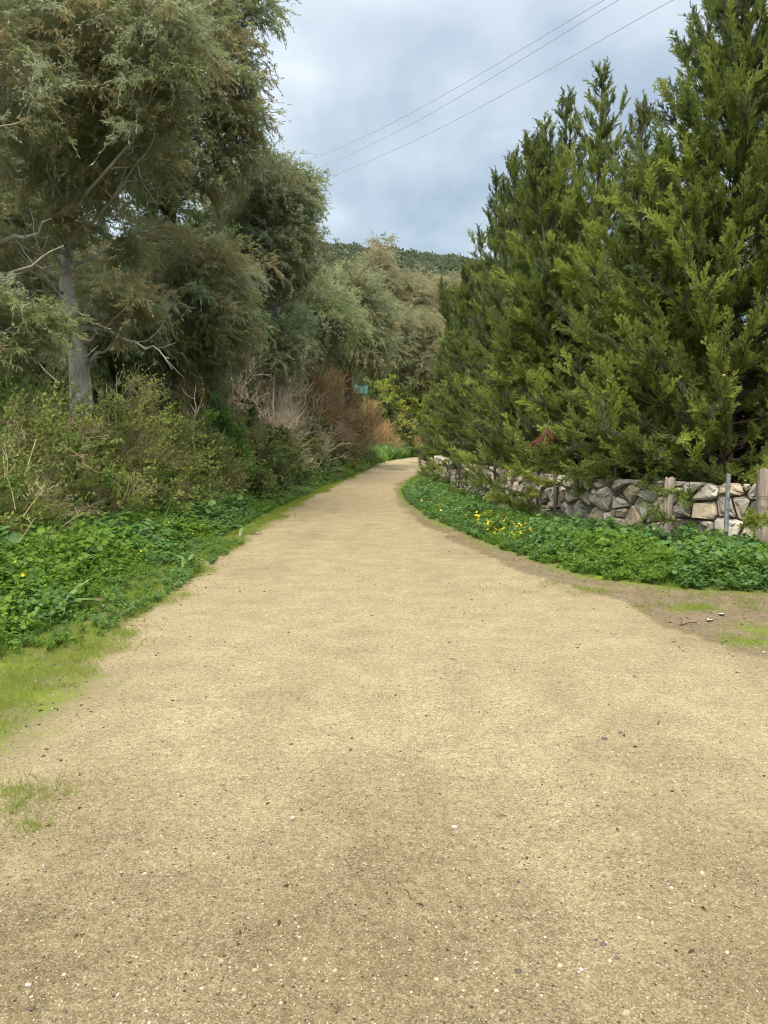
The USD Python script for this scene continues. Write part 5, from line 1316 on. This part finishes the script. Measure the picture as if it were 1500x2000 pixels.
M['litter'] = leaf_mat('leaf_litter', [(0.0, (0.05, 0.032, 0.02)), (0.5, (0.14, 0.09, 0.05)), (1.0, (0.30, 0.22, 0.12))], trans=0.1, rough=0.8, gain=1.0)
proto('litter_leaf', leaves(np.zeros((1, 3)), [[1.0, 0, 0.05]], [0, 0, 1.0], 0.03, 0.008, 'lance', 0.25), M['litter'])
lx, ly = rg.uniform(-3.2, 5.5, 9000), 2.2 + 12 * rg.random(9000) ** 1.3
ld = np.where(shapely.contains_xy(road_poly, lx, ly), shapely.distance(road_poly.exterior, shapely.points(lx, ly)), 0)
okk = (rg.random(9000) < 0.05 + 0.5 * np.exp(-ld / 0.22)) & ~shapely.contains_xy(weed_right_poly, lx, ly) & ~shapely.contains_xy(weed_left_poly, lx, ly)
lx, ly = lx[okk], ly[okk]
tag(scatter(None, 'leaf_litter', ['litter_leaf'], np.zeros(len(lx)), np.column_stack([lx, ly, height(lx, ly) + 0.004]), flat_quats(len(lx), rg, 0.12), rg.uniform(0.4, 1.3, len(lx))), 'fallen leaves and bits of twig lying along the edges of the track', 'leaf litter')


def rock(name, label, px, py, size, mat, seed, sq=0.6, cat='stone'):
    g_ = G(px, py)
    m = trimesh.creation.icosphere(2, size)
    v = m.vertices * (0.7 + 0.6 * fbm(m.vertices / size * 1.3 + seed, 3, seed)[:, None]) * [1.25, 0.9, sq]
    o = part(None, name, (v, m.faces), M[mat], smooth=40)
    UsdGeom.Xformable(o).AddTranslateOp().Set(Gf.Vec3d(float(g_[0]), float(g_[1]), float(height(g_[0], g_[1]) + size * sq * 0.35)))
    tag(o, label, cat)


for k, a in enumerate([('white_pebble', 'small white pebble on the moss at left', 253, 1192, 0.022, 'white_stone'), ('white_pebble', 'white pebble on the gravel right of centre', 888, 1610, 0.010, 'white_stone'), ('white_pebble', 'white pebble on the gravel left of centre', 572, 1597, 0.010, 'white_stone'),
                       ('white_pebble', 'pale pebble at the bottom left corner of the track', 55, 1918, 0.008, 'white_stone'), ('pale_stone', 'pale stone in front of the weeds below the leaning post', 1268, 1140, 0.05, 'white_stone'),
                       ('dark_pebble', 'dark pebble on the gravel, lower left', 62, 1965, 0.008, 'dark_stone'), ('dark_pebble', 'dark pebble on the gravel, lower right of centre', 1012, 1892, 0.009, 'dark_stone'), ('dark_pebble', 'dark pebble in the middle right of the track', 1178, 1845, 0.008, 'dark_stone'),
                       ('dark_pebble', 'largest of the dark bits in the right of the track', 1180, 1444, 0.014, 'dark_stone'), ('dark_pebble', 'dark bit farther right of the cluster on the track', 1212, 1432, 0.010, 'dark_stone'), ('white_pebble', 'white pebble farther along the track, left of centre', 468, 1398, 0.011, 'white_stone')]):
    rock(*a, seed=k + 3)
for k, (px, py, L, r, lab) in enumerate([(1345, 1220, 0.20, 0.006, 'forked dark stick lying right of the track'), (1287, 1412, 0.06, 0.004, 'short dark stick on the gravel at right'), (800, 1745, 0.055, 0.002, 'thin dark twig on the gravel at the centre'), (885, 1288, 0.06, 0.003, 'tiny dark twig in the middle of the track'), (980, 1592, 0.05, 0.002, 'thin twig on the gravel right of centre'), (1415, 1255, 0.12, 0.004, 'thin stick on the soil at the right edge')]):
    g_ = G(px, py)
    z = float(height(g_[0], g_[1]))
    t = thing('stick', lab, 'stick', (g_[0], g_[1], z))
    a = 0.4 + k * 0.7
    d = np.array([math.cos(a), math.sin(a), 0.0])
    ln = curve(-d * L / 2 + [0, 0, r], d * L / 2 + [0, 0, r * 2], 7, 0.06, 70 + k, 0.0)
    part(t, 'shaft', tube(ln, np.linspace(r, r * 0.6, 7), 6), M['stick'], smooth=50)
    if k == 0:
        part(t, 'fork', tube(curve(ln[1], ln[1] + np.array([0.03, 0.13, 0.03]), 5, 0.05, 3), np.linspace(r * 0.9, r * 0.5, 5), 6), M['stick'], smooth=50)
for k, (px, py, L, lab) in enumerate([(1380, 1216, 0.10, 'pale dry leaf flat on the soil at right'), (1410, 1207, 0.11, 'pale dry leaf curled beside the grass tuft at right')]):
    g_ = G(px, py)
    v, f = big_leaf(np.random.default_rng(k), L, L * 0.45, 0.5)
    o = part(None, 'dry_leaf', (v, f), M['dry_leaf'], smooth=True)
    x_ = UsdGeom.Xformable(o)
    x_.AddTranslateOp().Set(Gf.Vec3d(float(g_[0]), float(g_[1]), float(height(g_[0], g_[1]) + 0.02)))
    x_.AddRotateZOp().Set(30.0 + 40 * k)
    tag(o, lab, 'leaf')

# ------------------------------------------------------------------ power lines
for k, (pl, pr, yl, yr, lab) in enumerate([((585, 320), (1178, 0), 32.0, 14.0, 'uppermost power line crossing the sky'), ((607, 334), (1206, 0), 32.0, 14.2, 'middle power line crossing the sky, close to the uppermost'), ((617, 355), (1312, 0), 31.4, 13.0, 'lowest power line crossing the sky')]):
    a, b_ = at(*pl, yl), at(*pr, yr)
    e0, e1 = a - (b_ - a) * 0.9, b_ + (b_ - a) * 0.8
    t_ = np.linspace(0, 1, 60)[:, None]
    ln = e0 + (e1 - e0) * t_
    ln[:, 2] -= 0.25 * np.sin(np.pi * ((t_[:, 0] * 2.7 - 0.9).clip(0, 1)))
    w = part(None, 'power_line', tube(ln, [0.0052] * 60, 6), M['wire'], smooth=60)
    tag(w, lab, 'cable')

# ------------------------------------------------------------------ the wood on the hill
rg = np.random.default_rng(950)
for k in range(3):
    n_ = 420
    d = rand_dirs(n_, rg)
    rr = rg.random(n_) ** 0.35 * (0.75 + 0.5 * noise(d * 2.2 + k * 5, k))
    pts_ = d * rr[:, None] * [1, 1, 0.85]
    proto(f'hill_crown_{"abc"[k]}', leaves(pts_, norm(d + rand_dirs(n_, rg) * 0.7), rand_dirs(n_, rg), rg.uniform(0.22, 0.4, n_), rg.uniform(0.16, 0.28, n_), 'round', 0.1), leaf_mat(f'hill_leaf_{"abc"[k]}', [(0.0, (0.045, 0.058, 0.032)), (0.6, (0.080, 0.095, 0.052)), (1.0, (0.13, 0.135, 0.08))], var=0.35))
hxx, hyy = rg.uniform(-150, 75, 3600), rg.uniform(165, 345, 3600)
sc = rg.uniform(1.2, 4.2, len(hxx))
p = np.column_stack([hxx, hyy, hill_h(hxx, hyy) + sc * 0.45])
tag(scatter(None, 'hillside_wood', abc('hill_crown'), rg.integers(0, 3, len(p)), p, flat_quats(len(p), rg, 0.1), sc), 'dark green trees covering the far hill', 'wood')
